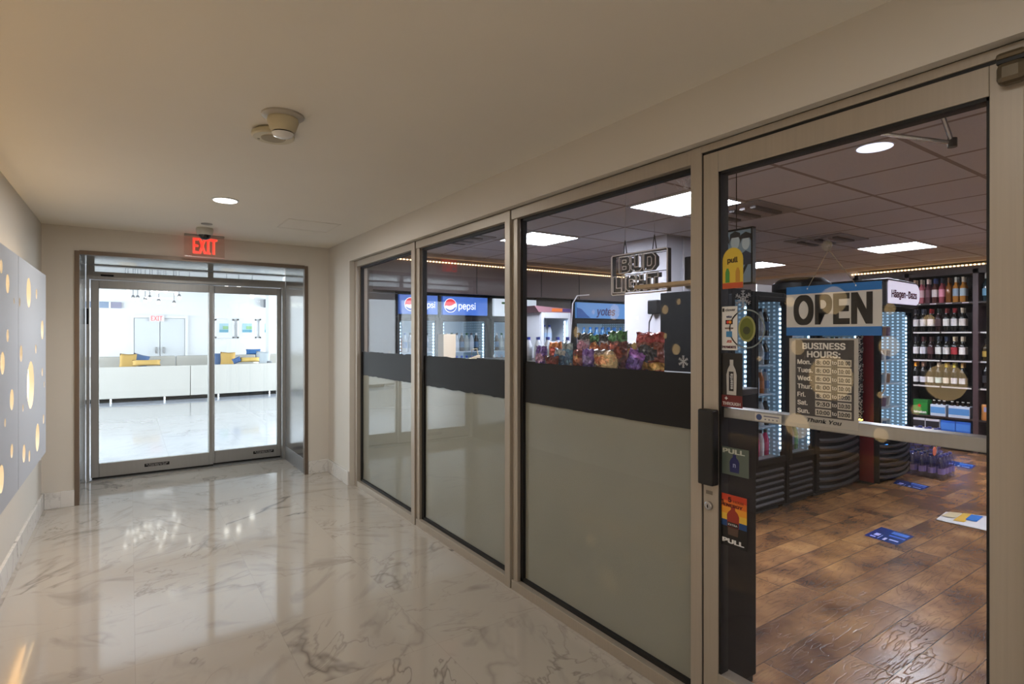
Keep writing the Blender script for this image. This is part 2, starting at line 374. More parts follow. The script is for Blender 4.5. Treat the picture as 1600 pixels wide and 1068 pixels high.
def leaf(name, x0, x1, dy, lab, sticker):
    r = empty(name, (0, YD + dy, 0), lab, 'door', kind='structure')
    MB().box((x0, -.02, .03), (x0 + .07, .02, 2.08)).build('stile', M_alu2, r, bevel=.003)
    MB().box((x1 - .045, -.02, .03), (x1, .02, 2.08)).build('stile', M_alu2, r, bevel=.003)
    B('top_rail', (x0 + .07, -.02, 1.995), (x1 - .045, .02, 2.08), M_alu2, r, .003)
    B('bottom_rail', (x0 + .07, -.02, .03), (x1 - .045, .02, .17), M_alu2, r, .003)
    B('pane', (x0 + .065, -.003, .165), (x1 - .04, .003, 2.0), M_glass2, r)
    B('brush_seal', (x0 + .01, -.012, .012), (x1, .012, .031), M_blk, r)
    s = B('warning_sticker', (sticker, -.0225, .085), (sticker + .23, -.0203, .118), M_dark, r)
    text('In Emergency Push', sticker + .115, .108, .010, -.0232, M_wt, s, w=.2); text('TO OPEN  PUSH TO OPEN', sticker + .115, .093, .008, -.0232, M_wt, s, w=.17)
    return r
leaf('door_2', -.335, .79, 0, 'left leaf of the sliding glass doors to the bright lobby', .13)
leaf('door_3', .74, 1.53, .05, 'right leaf of the sliding glass doors to the bright lobby', 1.22)

# ================================================================== LOBBY
struct(B('floor', (-8, 7.35, -.08), (9, 22, 0), M_lob), 'pale glossy marble floor of the lobby', 'floor')
struct(B('ceiling', (-8, 7.35, 3.4), (9, 22, 3.5), M_white), 'white lobby ceiling', 'ceiling')
struct(B('wall_far', (-8, 21, 0), (9, 21.2, 3.4), M_white), 'white back wall of the lobby', 'wall')
struct(B('wall_left', (-8.2, 7.35, 0), (-8, 21, 3.4), M_white), 'white left wall of the lobby', 'wall')
struct(B('wall_right', (9, 7.35, 0), (9.2, 21, 3.4), M_white), 'white right wall of the lobby', 'wall')
w = MB().box((-8, 7.35, 0), (-.40, 7.45, 3.4)).box((1.59, 7.35, 0), (9, 7.45, 3.4)).box((-.40, 7.35, 2.255), (1.59, 7.45, 3.4))
struct(w.build('wall_near', M_white), 'lobby side of the wall holding the sliding doors', 'wall')
sof = paint((190, 190, 190))
struct(B('trim_4', (-8, 13.5, 2.93), (9, 21, 3.02), sof), 'grey dropped ceiling panel over the lobby seating', 'trim')
# grey band set in the floor following the sofa
def arc_pts(cx, cy, R, a0, a1, n): return [(cx + R * math.sin(a0 + (a1 - a0) * k / n), cy - R * math.cos(a0 + (a1 - a0) * k / n)) for k in range(n + 1)]
def ring(R0, R1, z0, z1, a0, a1, n, cx, cy, mb=None):
    m = mb or MB(); A = arc_pts(cx, cy, R0, a0, a1, n); Bp = arc_pts(cx, cy, R1, a0, a1, n); k = len(m.v)
    for (x, y), (X, Y) in zip(A, Bp): m.v += [(x, y, z0), (X, Y, z0), (X, Y, z1), (x, y, z1)]
    for i in range(n):
        a = k + i * 4; b = a + 4
        for q in ((0, 1), (1, 2), (2, 3), (3, 0)): m.f.append((a + q[0], a + q[1], b + q[1], b + q[0])); m.m.append(0)
    m.f.append((k, k + 3, k + 2, k + 1)); m.m.append(0); e = k + n * 4; m.f.append((e, e + 1, e + 2, e + 3)); m.m.append(0)
    return m
SC = (1.2, 31.2); SR = 15.9
def an(px, R=SR):      # angle on the arc for a pixel column
    best = None
    for k in range(-400, 401):
        a = k * .0008; x = SC[0] + R * math.sin(a); y = SC[1] - R * math.cos(a); d = x * SN + y * CS; q = 800 + F * (x * CS - y * SN) / d
        if best is None or abs(q - px) < best[0]: best = (abs(q - px), a)
    return best[1]
struct(ring(15.9, 16.7, 0, .004, -.3, .32, 40, *SC).build('trim_5', mat((150, 156, 168), .2)), 'grey stone band set in the lobby floor before the sofa', 'trim')
M_sofa = mat((192, 189, 182), .75); M_cush = mat((178, 175, 168), .85)
cuts = [-.26, an(153) - .03, an(297), .30]
for i in range(1, 3):
    a0, a1 = (cuts[i] + .0004, cuts[i + 1] - .0004)
    if i == 1: a0 = -.26
    r = empty('curved_sofa', (0, 0, 0), ['', 'white curved lobby sofa section at left, its flat back towards the doors', 'white curved lobby sofa section at right, its flat back towards the doors'][i], 'sofa', group=None)
    ring(SR - .12, SR, .09, .80, a0, a1, 24, *SC).build('back_panel', M_sofa, r, bevel=.01)
    ring(SR - .9, SR - .12, .12, .42, a0, a1, 24, *SC).build('seat', M_cush, r, bevel=.02)
    ring(SR - .85, SR - .1, .03, .09, a0, a1, 24, *SC).build('plinth', M_dark, r)  # dark ring stands in for the kick shadow under the sofa
    for q in range(4):
        aa = a0 + (a1 - a0) * (q + .5) / 4; MB().lathe([(.02, 0), (.02, .09)], (SC[0] + (SR - .05) * math.sin(aa), SC[1] - (SR - .05) * math.cos(aa), 0), 10).build('leg', M_steel, r)
R2 = 13.6
fc = [-.30, an(275, R2), an(400, R2), .36]
for i in range(3):
    a0, a1 = fc[i] + .0006, fc[i + 1] - .0006
    r = empty('curved_sofa', (0, 0, 0), 'grey rear sofa section facing the doors, %s of the three' % ['left', 'middle', 'right'][i], 'sofa')
    ring(R2 - .25, R2, .1, .96, a0, a1, 16, *SC).build('backrest', M_cush, r, bevel=.03)
    ring(R2, R2 + .8, .1, .44, a0, a1, 16, *SC).build('seat', M_cush, r, bevel=.03)
def cushion(px, py, Y, w, h, col, lab, tilt=0, t=.13):
    c = AY(px, py, Y); m = MB(); n = 8
    for side in (-1, 1):
        k = len(m.v)
        for i in range(n + 1):
            for j in range(n + 1):
                u, v = i / n * 2 - 1, j / n * 2 - 1; e = (1 - u ** 4) * (1 - v ** 4)
                pin = 1 - .07 * (abs(u) * (1 - abs(v)) + abs(v) * (1 - abs(u)))
                m.v.append((u * w / 2 * pin, side * t / 2 * math.sqrt(max(e, 0)), v * h / 2 * pin))
        for i in range(n):
            for j in range(n): a = k + i * (n + 1) + j; m.f.append((a, a + 1, a + n + 2, a + n + 1)); m.m.append(0)
    o = m.build('throw_pillow', mat(col, .85), None, True, loc=c); o.rotation_euler = (-.25, tilt, 0)
    bm = bmesh.new(); bm.from_mesh(o.data); bmesh.ops.remove_doubles(bm, verts=bm.verts, dist=.0005); bmesh.ops.recalc_face_normals(bm, faces=bm.faces); bm.to_mesh(o.data); bm.free()
    return tag(o, lab, 'pillow')
MU = (188, 154, 88); BL = (76, 104, 146)
cushion(200, 565, 17.1, .36, .42, MU, 'square mustard pillow standing at the left end of the rear sofa', .05)
cushion(219, 563, 17.25, .36, .32, BL, 'blue pillow leaning beside the standing mustard pillow on the left', .3)
cushion(229, 566.5, 15.37, .55, .14, MU, 'flat mustard pillow lying in front of the left blue pillow')
cushion(341, 563, 17.1, .34, .42, BL, 'blue pillow behind the middle door stile')
cushion(356, 562, 16.95, .37, .44, MU, 'square mustard pillow seen through the right door leaf', .05)
cushion(370, 562.5, 15.42, .2, .14, (66, 92, 134), 'small dark blue pillow right of the mustard pillow', -.4)
cushion(390, 561.5, 15.42, .46, .12, (190, 160, 90), 'flat ochre pillow lying low on the right sofa')
cushion(396, 549.5, 17.9, .4, .17, (52, 98, 150), 'blue pillow lying on top of the rear sofa backrest')
cushion(411, 560, 17.2, .38, .42, (176, 184, 190), 'pale grey pillow at the right end of the rear sofa', .1)
for i, (px, c, hh) in enumerate(((400, (228, 224, 214), .13), (421, (120, 124, 130), .09))):
    p = AY(px, 565, 16.5)
    o = MB().lathe([(.05, 0), (.07, hh * .4), (.06, hh), (.03, hh)], (p[0], p[1], 0), 12).build('vase', mat(c, .5), None, True); o.location.z = .72
    tag(o, ['small white vase on the table between the sofas', 'small grey bowl on the table between the sofas'][i], 'vase')
tb = empty('side_table', (AY(411, 565, 16.5)[0], 16.5, 0), 'low round table between the two lobby sofas', 'table')
MB().lathe([(.2, .69), (.24, .70), (.24, .72)], seg=24).build('table_top', M_sofa, tb); MB().lathe([(.18, 0), (.04, .03), (.04, .69)], seg=12).build('stem', M_steel, tb)
# pendants
ch = empty('pendant_chandelier', (AY(235, 450, 13)[0], 13, 3.4), 'cluster of thin pendant lamps over the lobby seating', 'chandelier')
cx0 = ch.location.x
MB().box((-1.0, -.5, -.04), (1.2, .5, 0)).build('ceiling_plate', mat((200, 200, 200), .3), ch)
M_bulb = mat((255, 255, 255), .3, 0, 3, (255, 244, 225))
for k, (px, py) in enumerate([(196, 446), (208, 465), (215, 465), (227, 468), (234, 465), (220, 449), (227, 449), (238, 449), (200, 452), (246, 453), (248, 470), (256, 448), (259, 453), (271, 446), (275, 456), (280, 463), (272, 473), (211, 438), (251, 440), (296, 440)]):
    y = 13 + ((k * 37) % 9 - 4) * .1; p = AY(px, py, y); x, z = p[0] - cx0, p[2] - 3.4
    pe = MB().tube([(x, y - 13, -.03), (x, y - 13, z + .03)], .006, 6).build('pendant', mat((90, 92, 96), .4), ch)
    MB().lathe([(.012, z + .05), (.03, z + .03), (.03, z)], (x, y - 13, 0), 10).build('socket', mat((90, 92, 96), .4), pe)
    MB().lathe([(.015, z), (.03, z - .025), (.024, z - .055), (.006, z - .065)], (x, y - 13, 0), 10).build('bulb', M_bulb, pe, True)
for k, (px, py) in enumerate([(394, 460), (373, 443), (354, 441)]):
    p = AY(px, py, 13); o = MB().tube([(0, 0, 0), (0, 0, -3.4 + p[2] + .02 + .0)], .006, 6).build('pendant_lamp', mat((90, 92, 96), .4), None, loc=(p[0], 13, 3.4))
    tag(o, 'single thin pendant lamp in the lobby, %s seen through the right door leaf' % ['rightmost', 'second from right', 'third from right'][k], 'lamp')
    MB().lathe([(.03, .03), (.05, -.03), (.03, -.08)], (0, 0, p[2] - 3.4), 10).build('bulb', M_bulb, o, True)
# back wall details
r = empty('door_4', (0, 20.98, 0), 'white double door at the back of the lobby', 'door', kind='structure')
a = AY(209, 494, 20.98); b = AY(289, 494, 20.98)
M_dr = mat((214, 217, 220), .5)
for s in range(2):
    xx0 = a[0] + (b[0] - a[0]) * s / 2; xx1 = a[0] + (b[0] - a[0]) * (s + 1) / 2
    lf = B('leaf', (xx0 + .01, -.05, .01), (xx1 - .01, 0, a[2] - .05), M_dr, r, .006); B('handle', ((xx1 - .12) if s == 0 else xx0 + .08, -.09, .95), ((xx1 - .08) if s == 0 else xx0 + .12, -.05, 1.15), M_steel, lf)
MB().box((a[0] - .08, -.07, 0), (a[0], 0, a[2] + .05)).box((b[0], -.07, 0), (b[0] + .08, 0, a[2] + .05)).box((a[0], -.07, a[2] - .04), (b[0], 0, a[2] + .05)).build('frame', M_white, r)
ex = AY(245, 497, 20.8)
r = empty('exit_sign', (ex[0], 20.86, ex[2]), 'small red exit sign far back in the lobby over the white doors', 'sign')
B('panel', (-.2, -.02, -.10), (.2, .02, .10), mat((235, 225, 225), .4), r); text('EXIT', 0, 0, .14, -.025, mat((200, 60, 60), .5, 0, .8), r, w=.3)
a = AY(152, 471, 20.98); b = AY(170, 481, 20.98); c = AY(190, 481, 20.98)
r = empty('window_4', (0, 20.97, 0), 'narrow high strip window of tinted glass on the lobby back wall', 'window', kind='structure')
B('pane', (a[0] - .3, -.03, b[2]), (b[0], 0, a[2]), mat((128, 146, 172), .2), r); B('pane', (b[0] + .05, -.03, b[2]), (c[0], 0, a[2]), mat((140, 138, 160), .2), r)
MB().box((b[0], -.05, b[2]), (b[0] + .05, 0, a[2])).build('mullion', M_white, r)
for k, (x0, x1, ax0, ax1) in enumerate([(336, 366, 343, 357), (371, 401, 379, 394), (406, 436, 414, 429)]):
    a = AY(x0, 498, 20.9); b = AY(x1, 528, 20.9); c = AY(ax0, 505, 20.9); d = AY(ax1, 519, 20.9)
    r = empty('framed_picture', ((a[0] + b[0]) / 2, 20.98, (a[2] + b[2]) / 2), 'white framed seascape picture on the lobby back wall, %s of three' % ['left', 'middle', 'right'][k], 'picture')
    w2, h2 = (b[0] - a[0]) / 2, (a[2] - b[2]) / 2; cxp = (c[0] + d[0]) / 2 - (a[0] + b[0]) / 2; cw = (d[0] - c[0]) / 2
    MB().box((-w2, -.04, -h2), (-w2 + .05, 0, h2)).box((w2 - .05, -.04, -h2), (w2, 0, h2)).box((-w2, -.04, h2 - .05), (w2, 0, h2)).box((-w2, -.04, -h2), (w2, 0, -h2 + .05)).build('frame', M_white, r)
    B('mat_board', (-w2 + .05, -.03, -h2 + .05), (w2 - .05, 0, h2 - .05), mat((226, 228, 234), .7), r)
    z1 = .5 * (c[2] + d[2]) - (a[2] + b[2]) / 2; ph = (c[2] - d[2]) / 2
    art = B('print', (cxp - cw, -.035, z1 - ph), (cxp + cw, -.03, z1 + ph), mat((170, 205, 215), .6), r)
    B('sea', (cxp - cw, -.045, z1 - ph), (cxp + cw, -.04, z1 - ph * .4), mat((110, 165, 185), .6), art); B('dune', (cxp - cw * .2, -.045, z1 - ph * .3), (cxp + cw, -.04, z1 + ph * .4), mat((150, 190, 140), .6), art)
p0 = AY(420, 500, 18.9); p1 = AY(447, 500, 18.9)
struct(B('trim_6', (p0[0], 18.9, 0), (p1[0] + .15, 19.4, 2.93), M_white, None), 'white square column behind the lobby sofa', 'column')
sp_ = AY(416, 474, 20.9); tag(B('wall_speaker', (sp_[0] - .07, 20.75, sp_[2] - .14), (sp_[0] + .07, 20.98, sp_[2] + .14), mat((110, 112, 118), .5), None, .01), 'small dark wall speaker beside the white lobby column', 'speaker')

# ================================================================== CORRIDOR FIXTURES
r = empty('smoke_detector', AZ(442, 180, HC), 'cream smoke detector with a silver strobe cup on the corridor ceiling', 'smoke detector')
M_cream = mat((200, 190, 160), .45)
MB().lathe([(.088, 0), (.088, -.008), (.075, -.016)], seg=32).build('base_plate', mat((176, 170, 158), .3), r, True)
MB().lathe([(.062, -.012), (.066, -.03), (.055, -.062), (.045, -.075)], seg=32).build('chamber', M_cream, r, True)
MB().lathe([(.040, -.074), (.040, -.082)], seg=24).build('vent_gap', M_blk, r)
MB().lathe([(.046, -.081), (.040, -.092), (.02, -.10), (.005, -.101)], seg=32).build('cap', mat((225, 225, 222), .25), r, True)
r = empty('ceiling_speaker', AZ(427, 205, HC), 'flat round cream heat alarm disc beside the smoke detector', 'alarm')
MB().lathe([(.078, 0), (.094, -.012), (.095, -.028), (.088, -.034)], seg=40).build('ring', M_cream, r, True)
MB().lathe([(.055, -.033), (.052, -.037)], seg=40).build('grille', mat((158, 146, 120), .6), r, True)
for s in (-1, 1): MB().lathe([(.006, -.034), (.006, -.036)], (.07 * s * CS, -.07 * s * SN, 0), 8).build('screw', mat((130, 120, 98), .5), r)
r = empty('downlight', AZ(352, 312, HC), 'round recessed downlight glowing in the corridor ceiling', 'downlight')
MB().lathe([(.088, 0), (.088, -.006), (.076, -.008)], seg=40).build('trim_ring', M_wt, r, True)
MB().lathe([(.075, -.006), (.075, -.009)], seg=40).build('diffuser', mat((255, 255, 255), .4, 0, 14, (255, 250, 246)), r)
r = empty('sprinkler_cover', AZ(323, 349.5, HC), 'small flush sprinkler cover plate on the ceiling before the camera dome', 'sprinkler')
MB().lathe([(.045, 0), (.045, -.004)], seg=24).build('plate', mat((140, 132, 120), .5), r)
r = empty('security_camera', AZ(320, 356.5, HC), 'white dome security camera hanging above the exit sign', 'security camera')
MB().lathe([(.066, 0), (.07, -.01), (.066, -.05), (.055, -.062)], seg=32).build('housing', mat((196, 192, 182), .4), r, True)
MB().lathe([(.052, -.058), (.047, -.08), (.03, -.098), (.008, -.105)], seg=32).build('dome', mat((16, 12, 14), .08), r, True)
ex = AZ(319, 368, HC)
r = empty('exit_sign', (ex[0], 6.12, HC), 'red edge-lit exit sign on clear acrylic under the corridor ceiling', 'sign')
M_red = mat((200, 50, 44), .4, 0, 1.15, (255, 62, 48)); M_red_mirror = mat((220, 90, 60), .4, 0, 1.4, (255, 96, 66))
B('mounting_bar', (-.17, -.02, -.02), (.17, .02, 0), mat((150, 146, 138), .4), r, .004)
B('acrylic_panel', (-.172, -.003, -.21), (.172, .003, -.02), glass((.93, .9, .88), .06, 1, 'acry'), r)
text('EXIT', 0, -.108, .148, -.0055, M_red, r, w=.20, bold=.02); text('EXIT', .012, -.108, .148, .0075, M_red_mirror, r, w=.20, bold=.0)  # second EXIT copies the letters as their reflection in the acrylic
B('lower_edge', (-.172, -.004, -.216), (.172, .004, -.209), mat((225, 190, 180), .3), r)

# ---- perforated light panels on the left wall
XP = -.50
holes = []
def hole_from(px, py, hpx, X=XP, mirror=False):
    u = (px - 800) / F; xx = (2 * (1.883 if px > 1110 else 1.917) - XP) if mirror else X
    q = AX(px, py, xx); d = xx / (u * CS + SN); holes.append((q[1], q[2], max(.012, hpx * d / F / 2)))
for h_ in [(45, 457, 46), (57, 459, 16), (30.8, 472, 14), (66, 515, 30), (29.9, 540, 10), (48, 601, 74), (56, 545, 15), (66, 581, 14), (69, 600, 10), (36, 637, 12), (68, 654.6, 15), (58.6, 683, 43), (37.5, 708, 28), (46, 712, 18), (33, 552, 26),
           (12, 443, 30), (2, 416, 22), (12, 524, 20), (18.5, 624, 33), (18.5, 704, 22), (2, 748, 44), (4, 567, 36), (22, 470, 10), (8, 660, 14)]:
    hole_from(*h_)
for h_ in [(1061, 540, 62), (1300, 469, 44), (1233, 471, 17), (1245, 542, 25), (1296, 590, 70), (1244, 665, 40), (1389, 482, 18), (1388, 541, 32), (1374, 617, 11), (1375, 680, 23), (1476, 597, 58), (1158, 500, 14), (1185, 560, 9), (1430, 640, 16), (1450, 500, 18)]:
    hole_from(*h_, mirror=True)
edges = [5.22, 4.02, 2.82, 1.62, .42, -.78, -1.98]
rr = random.Random(3)
for _ in range(120):
    y = rr.uniform(-1.9, 2.7); z = rr.uniform(.75, 1.85); rad = rr.choice([.02, .03, .05, .08])
    if y > .9: continue
    if all(math.hypot(y - a, z - b) > rad + c + .03 for a, b, c in holes): holes.append((y, z, rad))
M_panel = paint((184, 186, 192)); M_glow = mat((255, 226, 170), .8, 0, 3.0, (255, 222, 168))
PZ0, PZ1 = .665, 1.935
used_h = []
for i in range(6):
    y1, y0 = edges[i] - .004, edges[i + 1] + .004; yc = (y0 + y1) / 2; w2 = (y1 - y0) / 2
    r = empty('perforated_wall_panel', (XP, yc, PZ0), 'white backlit wall panel pierced with round holes, %s along the left wall' % ['farthest from the viewer', 'second farthest', 'third from the sliding doors', 'fourth from the sliding doors', 'fifth from the sliding doors', 'nearest the corridor start'][i], 'wall panel', rz=PI / 2, group='backlit panels on the left wall')
    cu = bpy.data.curves.new('p', 'CURVE'); cu.dimensions = '2D'; cu.fill_mode = 'BOTH'; cu.extrude = .012
    def poly(pts):
        s = cu.splines.new('POLY'); s.points.add(len(pts) - 1); s.use_cyclic_u = True
        for p_, (a, b) in zip(s.points, pts): p_.co = (a, b, 0, 1)
    poly([(-w2, 0), (w2, 0), (w2, PZ1 - PZ0), (-w2, PZ1 - PZ0)])
    placed = []
    for (hy, hz, hr) in holes:
        lx, lz = hy - yc, hz - PZ0
        if abs(lx) + hr > w2 - .006 or lz - hr < .01 or lz + hr > PZ1 - PZ0 - .01: continue
        if any(math.hypot(lx - a, lz - b) < hr + c + .006 for a, b, c in placed): continue
        placed.append((lx, lz, hr)); poly(list(reversed(disc(lx, lz, hr, 40))))
    o = bpy.data.objects.new('t', cu); C.objects.link(o); bpy.context.view_layer.update()
    me = bpy.data.meshes.new_from_object(o.evaluated_get(bpy.context.evaluated_depsgraph_get())); bpy.data.objects.remove(o)
    for v in me.vertices: x, y, z = v.co; v.co = (x, z + .012, y)
    me.materials.clear(); me.materials.append(M_panel)
    f = bpy.data.objects.new('face_panel', me); C.objects.link(f); f.parent = r
    hh = PZ1 - PZ0
    MB().box((-w2, .025, 0), (-w2 + .012, .06, hh)).box((w2 - .012, .025, 0), (w2, .06, hh)).box((-w2, .025, 0), (w2, .06, .012)).box((-w2, .025, hh - .012), (w2, .06, hh)).build('edge_frame', M_panel, r)
    B('glow_board', (-w2 + .012, .06, .012), (w2 - .012, .072, hh - .012), M_glow, r)  # glowing board put in for the lit wall behind the holes
    B('led_strip', (-w2 + .03, .105, hh - .03), (w2 - .03, .118, hh - .018), mat((255, 230, 190), .5, 0, 4, (255, 228, 188)), r)
    B('led_strip', (-w2 + .03, .105, .018), (w2 - .03, .118, .03), mat((255, 230, 190), .5, 0, 3, (255, 205, 140)), r)
    B('wall_bracket', (-.3, .072, .5), (.3, .13, .56), M_alu2, r)

# ================================================================== STOREFRONT
XF0, XG = 1.87, 1.92
def glazing(n, ya, yb, lab):          # ya > yb : clear opening between mullion faces
    r = empty('window_%d' % n, (0, 0, 0), lab, 'window', kind='structure')
    z0, z1 = .055, 2.19
    MB().box((XF0, yb - .045, .0), (1.97, ya + .045, z0)).build('sill', M_alu, r, bevel=.002)
    MB().box((XF0, yb - .045, z1), (1.97, ya + .045, 2.25)).build('head_frame', M_alu, r, bevel=.002)
    g = MB().box((1.905, yb, z0), (1.935, ya, z0 + .020)).box((1.905, yb, z1 - .018), (1.935, ya, z1)).box((1.905, ya - .024, z0), (1.935, ya, z1)).box((1.905, yb, z0), (1.935, yb + .014, z1))
    g.build('gasket', M_gask, r)
    B('pane', (1.917, yb + .01, z0 + .008), (1.923, ya - .01, z1 - .008), M_glass, r)
    rr = random.Random(n); top = []; bot = []; N_ = 26
    for k in range(N_ + 1):
        y = ya - .012 + (yb + .012 - ya + .012) * k / N_
        amp = .0035 if n < 3 else .0012
        top.append((y, 1.345 + rr.uniform(-amp, amp) - (.004 if n < 2 and k % 9 == 3 else 0))); bot.append((y, 1.112 + rr.uniform(-amp, amp) * 1.2))
    bm = MB()
    for k in range(N_):
        bm.quad([(1.9245, *bot[k]), (1.9245, *bot[k + 1]), (1.9245, *top[k + 1]), (1.9245, *top[k])])
    for k_ in range(len(bm.v)): bm.v[k_] = (1.9164, bm.v[k_][1], bm.v[k_][2])
    bm.build('black_band', M_band, r)
    MB().box((1.9252, yb + .012, z0 + .01), (1.9262, ya - .012, 1.118)).build('frosted_film', M_frost, r)
    return r
glazing(1, 5.475, 4.17, 'farthest shop window, its lower half frosted under a black band')
glazing(2, 4.045, 2.81, 'middle shop window, its lower half frosted under a black band')
glazing(3, 2.70, 1.456, 'nearest shop window with the beer sign and snack bags behind it')
for n, (a, b) in enumerate([(5.54, 5.475), (4.17, 4.105), (2.81, 2.755), (1.456, 1.404)]):
    m = MB().box((XF0 - .004, a, 0), (1.975, b, 2.25)).box((XF0 + .012, b, 0.055), (1.905, b - (.055 if n in (1, 2) else .0001), 2.19)) if n in (1, 2) else MB().box((XF0 - .004, a, 0), (1.975, b, 2.25))
    struct(m.build('trim_%d' % (7 + n), M_alu, bevel=.002), ['far end post', 'mullion between the far and middle shop windows', 'mullion between the middle and near shop windows', 'post between the near shop window and the shop door'][n] + ' in grey aluminium', 'mullion')
struct(MB().box((XF0 - .004, -.2, 2.222), (1.975, 1.404, 2.25)).box((XF0 - .004, .36, 0), (1.975, .432, 2.222)).build('trim_11', M_alu, bevel=.002), 'aluminium door frame head and hinge jamb of the shop door', 'trim')
struct(B('trim_12', (1.862, .36, 2.25), (1.87, 5.54, 2.255), mat((150, 134, 112), .6)), 'dark shadow gap line above the shop front', 'trim')

# shop door (glass)
r = empty('door_1', (0, 0, 0), 'glazed aluminium shop door covered with stickers and signs', 'door', kind='structure')
DL, DR, DT = 1.398, .438, 2.212
MB().box((XF0, DL - .067, .01), (1.93, DL, DT)).build('stile', M_alu, r, bevel=.002)
MB().box((XF0, DR, .01), (1.93, .508, DT)).build('stile', M_alu, r, bevel=.002)
MB().box((XF0, .508, 2.132), (1.93, DL - .067, DT)).build('top_rail', M_alu, r, bevel=.002)
MB().box((XF0, .508, .01), (1.93, DL - .067, .20)).build('bottom_rail', M_alu, r, bevel=.002)
MB().box((1.892, .508, 1.186), (1.95, DL - .067, 1.226)).build('push_rail', M_alu2, r, bevel=.003)
MB().box((1.8745, .508, .2), (1.92, .515, 2.132)).box((1.8745, DL - .077, .2), (1.92, DL - .067, 2.132)).box((1.8745, .508, 2.122), (1.92, DL - .067, 2.132)).build('gasket', M_gask, r)
MB().box((1.873, .438, 2.211), (1.93, 1.404, 2.2225)).box((1.873, 1.3975, .01), (1.93, 1.4045, 2.2225)).build('frame_gap_dark', M_blk, r)  # black strip filling the gap in place of its shade
B('pane', (1.882, .51, .2), (1.888, DL - .069, 2.13), M_glass, r)
hb = MB().box((1.83, DL - .071, .925), (1.871, DL - .002, 1.216)).build('handle', M_blk, r, bevel=.006)
MB().lathe([(.017, 0), (.017, -.010), (.013, -.012)], (XF0, 1.382 - .012, .838), 24, 'x').build('lock', M_steel, r)
MB().box((1.856, 1.369, .832), (1.8585, 1.371, .844)).build('keyhole', M_blk, r)
MB().box((1.868, 1.356, .882), (1.8705, 1.384, .896)).build('maker_plate', mat((120, 112, 100), .5), r)
r2 = empty('pivot_hinge', (XF0, .455, 2.17), 'dark metal pivot hinge cover at the top corner of the shop door', 'hinge')
o = MB().box((-.045, -.03, -.03), (0, .03, .025)).build('cover', brushed((104, 94, 78), .35, .7), r2, bevel=.014); B('cap', (-.046, -.031, .03), (0, .031, .05), brushed((104, 94, 78), .35, .7), r2, .012)
B('gap_ring', (-.040, -.028, .022), (0, .028, .032), M_blk, r2)

GR = -PI / 2                   # signs on the shop front: local x runs to the right in the photo
def on_glass(name, px0, py0, px1, py1, lab, cat, X=1.917, m=None, t=.0012):
    a = AX(px0, py0, X); b = AX(px1, py1, X)
    yc, zc = (a[1] + b[1]) / 2, (a[2] + b[2]) / 2; w, h = abs(a[1] - b[1]), abs(a[2] - b[2])
    r = empty(name, (X, yc, zc), lab, cat, rz=GR)
    if m: B('sheet', (-w / 2, 0, -h / 2), (w / 2, t, h / 2), m, r)
    return r, w, h
XS = 1.8795
def sheet(name, Y0, Y1, z0, z1, lab, cat, m, X=None, t=.0012):      # Y0 left in the photo
    w, h = Y0 - Y1, z1 - z0
    r = empty(name, (X or XS, (Y0 + Y1) / 2, (z0 + z1) / 2), lab, cat, rz=GR)
    if m: B('sheet', (-w / 2, 0, -h / 2), (w / 2, t, h / 2), m, r)
    return r, w, h
def SX(px, py, X=None): q = AX(px, py, X or XS); return q[1], q[2]
y0, z1 = SX(1229, 449, 1.905); y1, z0 = SX(1378, 524, 1.905)
r, w, h = sheet('open_sign', y0, y1, z0, z1, 'blue and white open sign hanging on strings inside the shop door', 'sign', None, X=1.905)
z0b = -h / 2
B('board', (-w / 2, 0, -h / 2), (w / 2, .003, h / 2), mat((205, 204, 202), .35), r)
M_sb = mat((10, 110, 190), .4)
B('blue_stripe', (-w / 2, -.001, h / 2 - h * .155), (w / 2, .0035, h / 2), M_sb, r); B('blue_stripe', (-w / 2, -.001, -h / 2), (w / 2, .0035, -h / 2 + h * .17), M_sb, r)
text('OPEN', 0, .003, h * .61, -.001, mat((16, 14, 14), .4), r, w=w * .83, bold=.034)
B('grommet', (-w * .26, -.0022, h * .43), (-w * .25, -.0012, h * .46), M_wt, r); B('grommet', (w * .25, -.0022, h * .43), (w * .26, -.0012, h * .46), M_wt, r)
sy, sz = SX(1296, 384, 1.905)
dx = y0 / 2 + y1 / 2 - sy; dz = sz - (z0 + z1) / 2
MB().tube([(-w * .26, 0, h * .44), (dx, -.004, dz - .012)], .0011, 5).tube([(w * .26, 0, h * .44), (dx, -.004, dz - .012)], .0011, 5).build('string', mat((150, 140, 120), .7), r)
r = empty('suction_cup', (1.8885, sy, sz), 'clear suction cup holding the open sign on the door glass', 'suction cup')
MB().lathe([(.018, 0), (.015, .004), (.006, .009), (.007, .014), (.003, .016)], seg=24, axis='x').build('cup', glass((.78, .79, .81), .32, 1, 'cup'), r, True)
MB().tube([(.012, 0, -.004), (.018, 0, -.014), (.012, 0, -.02)], .0014, 6).build('hook', M_steel, r)

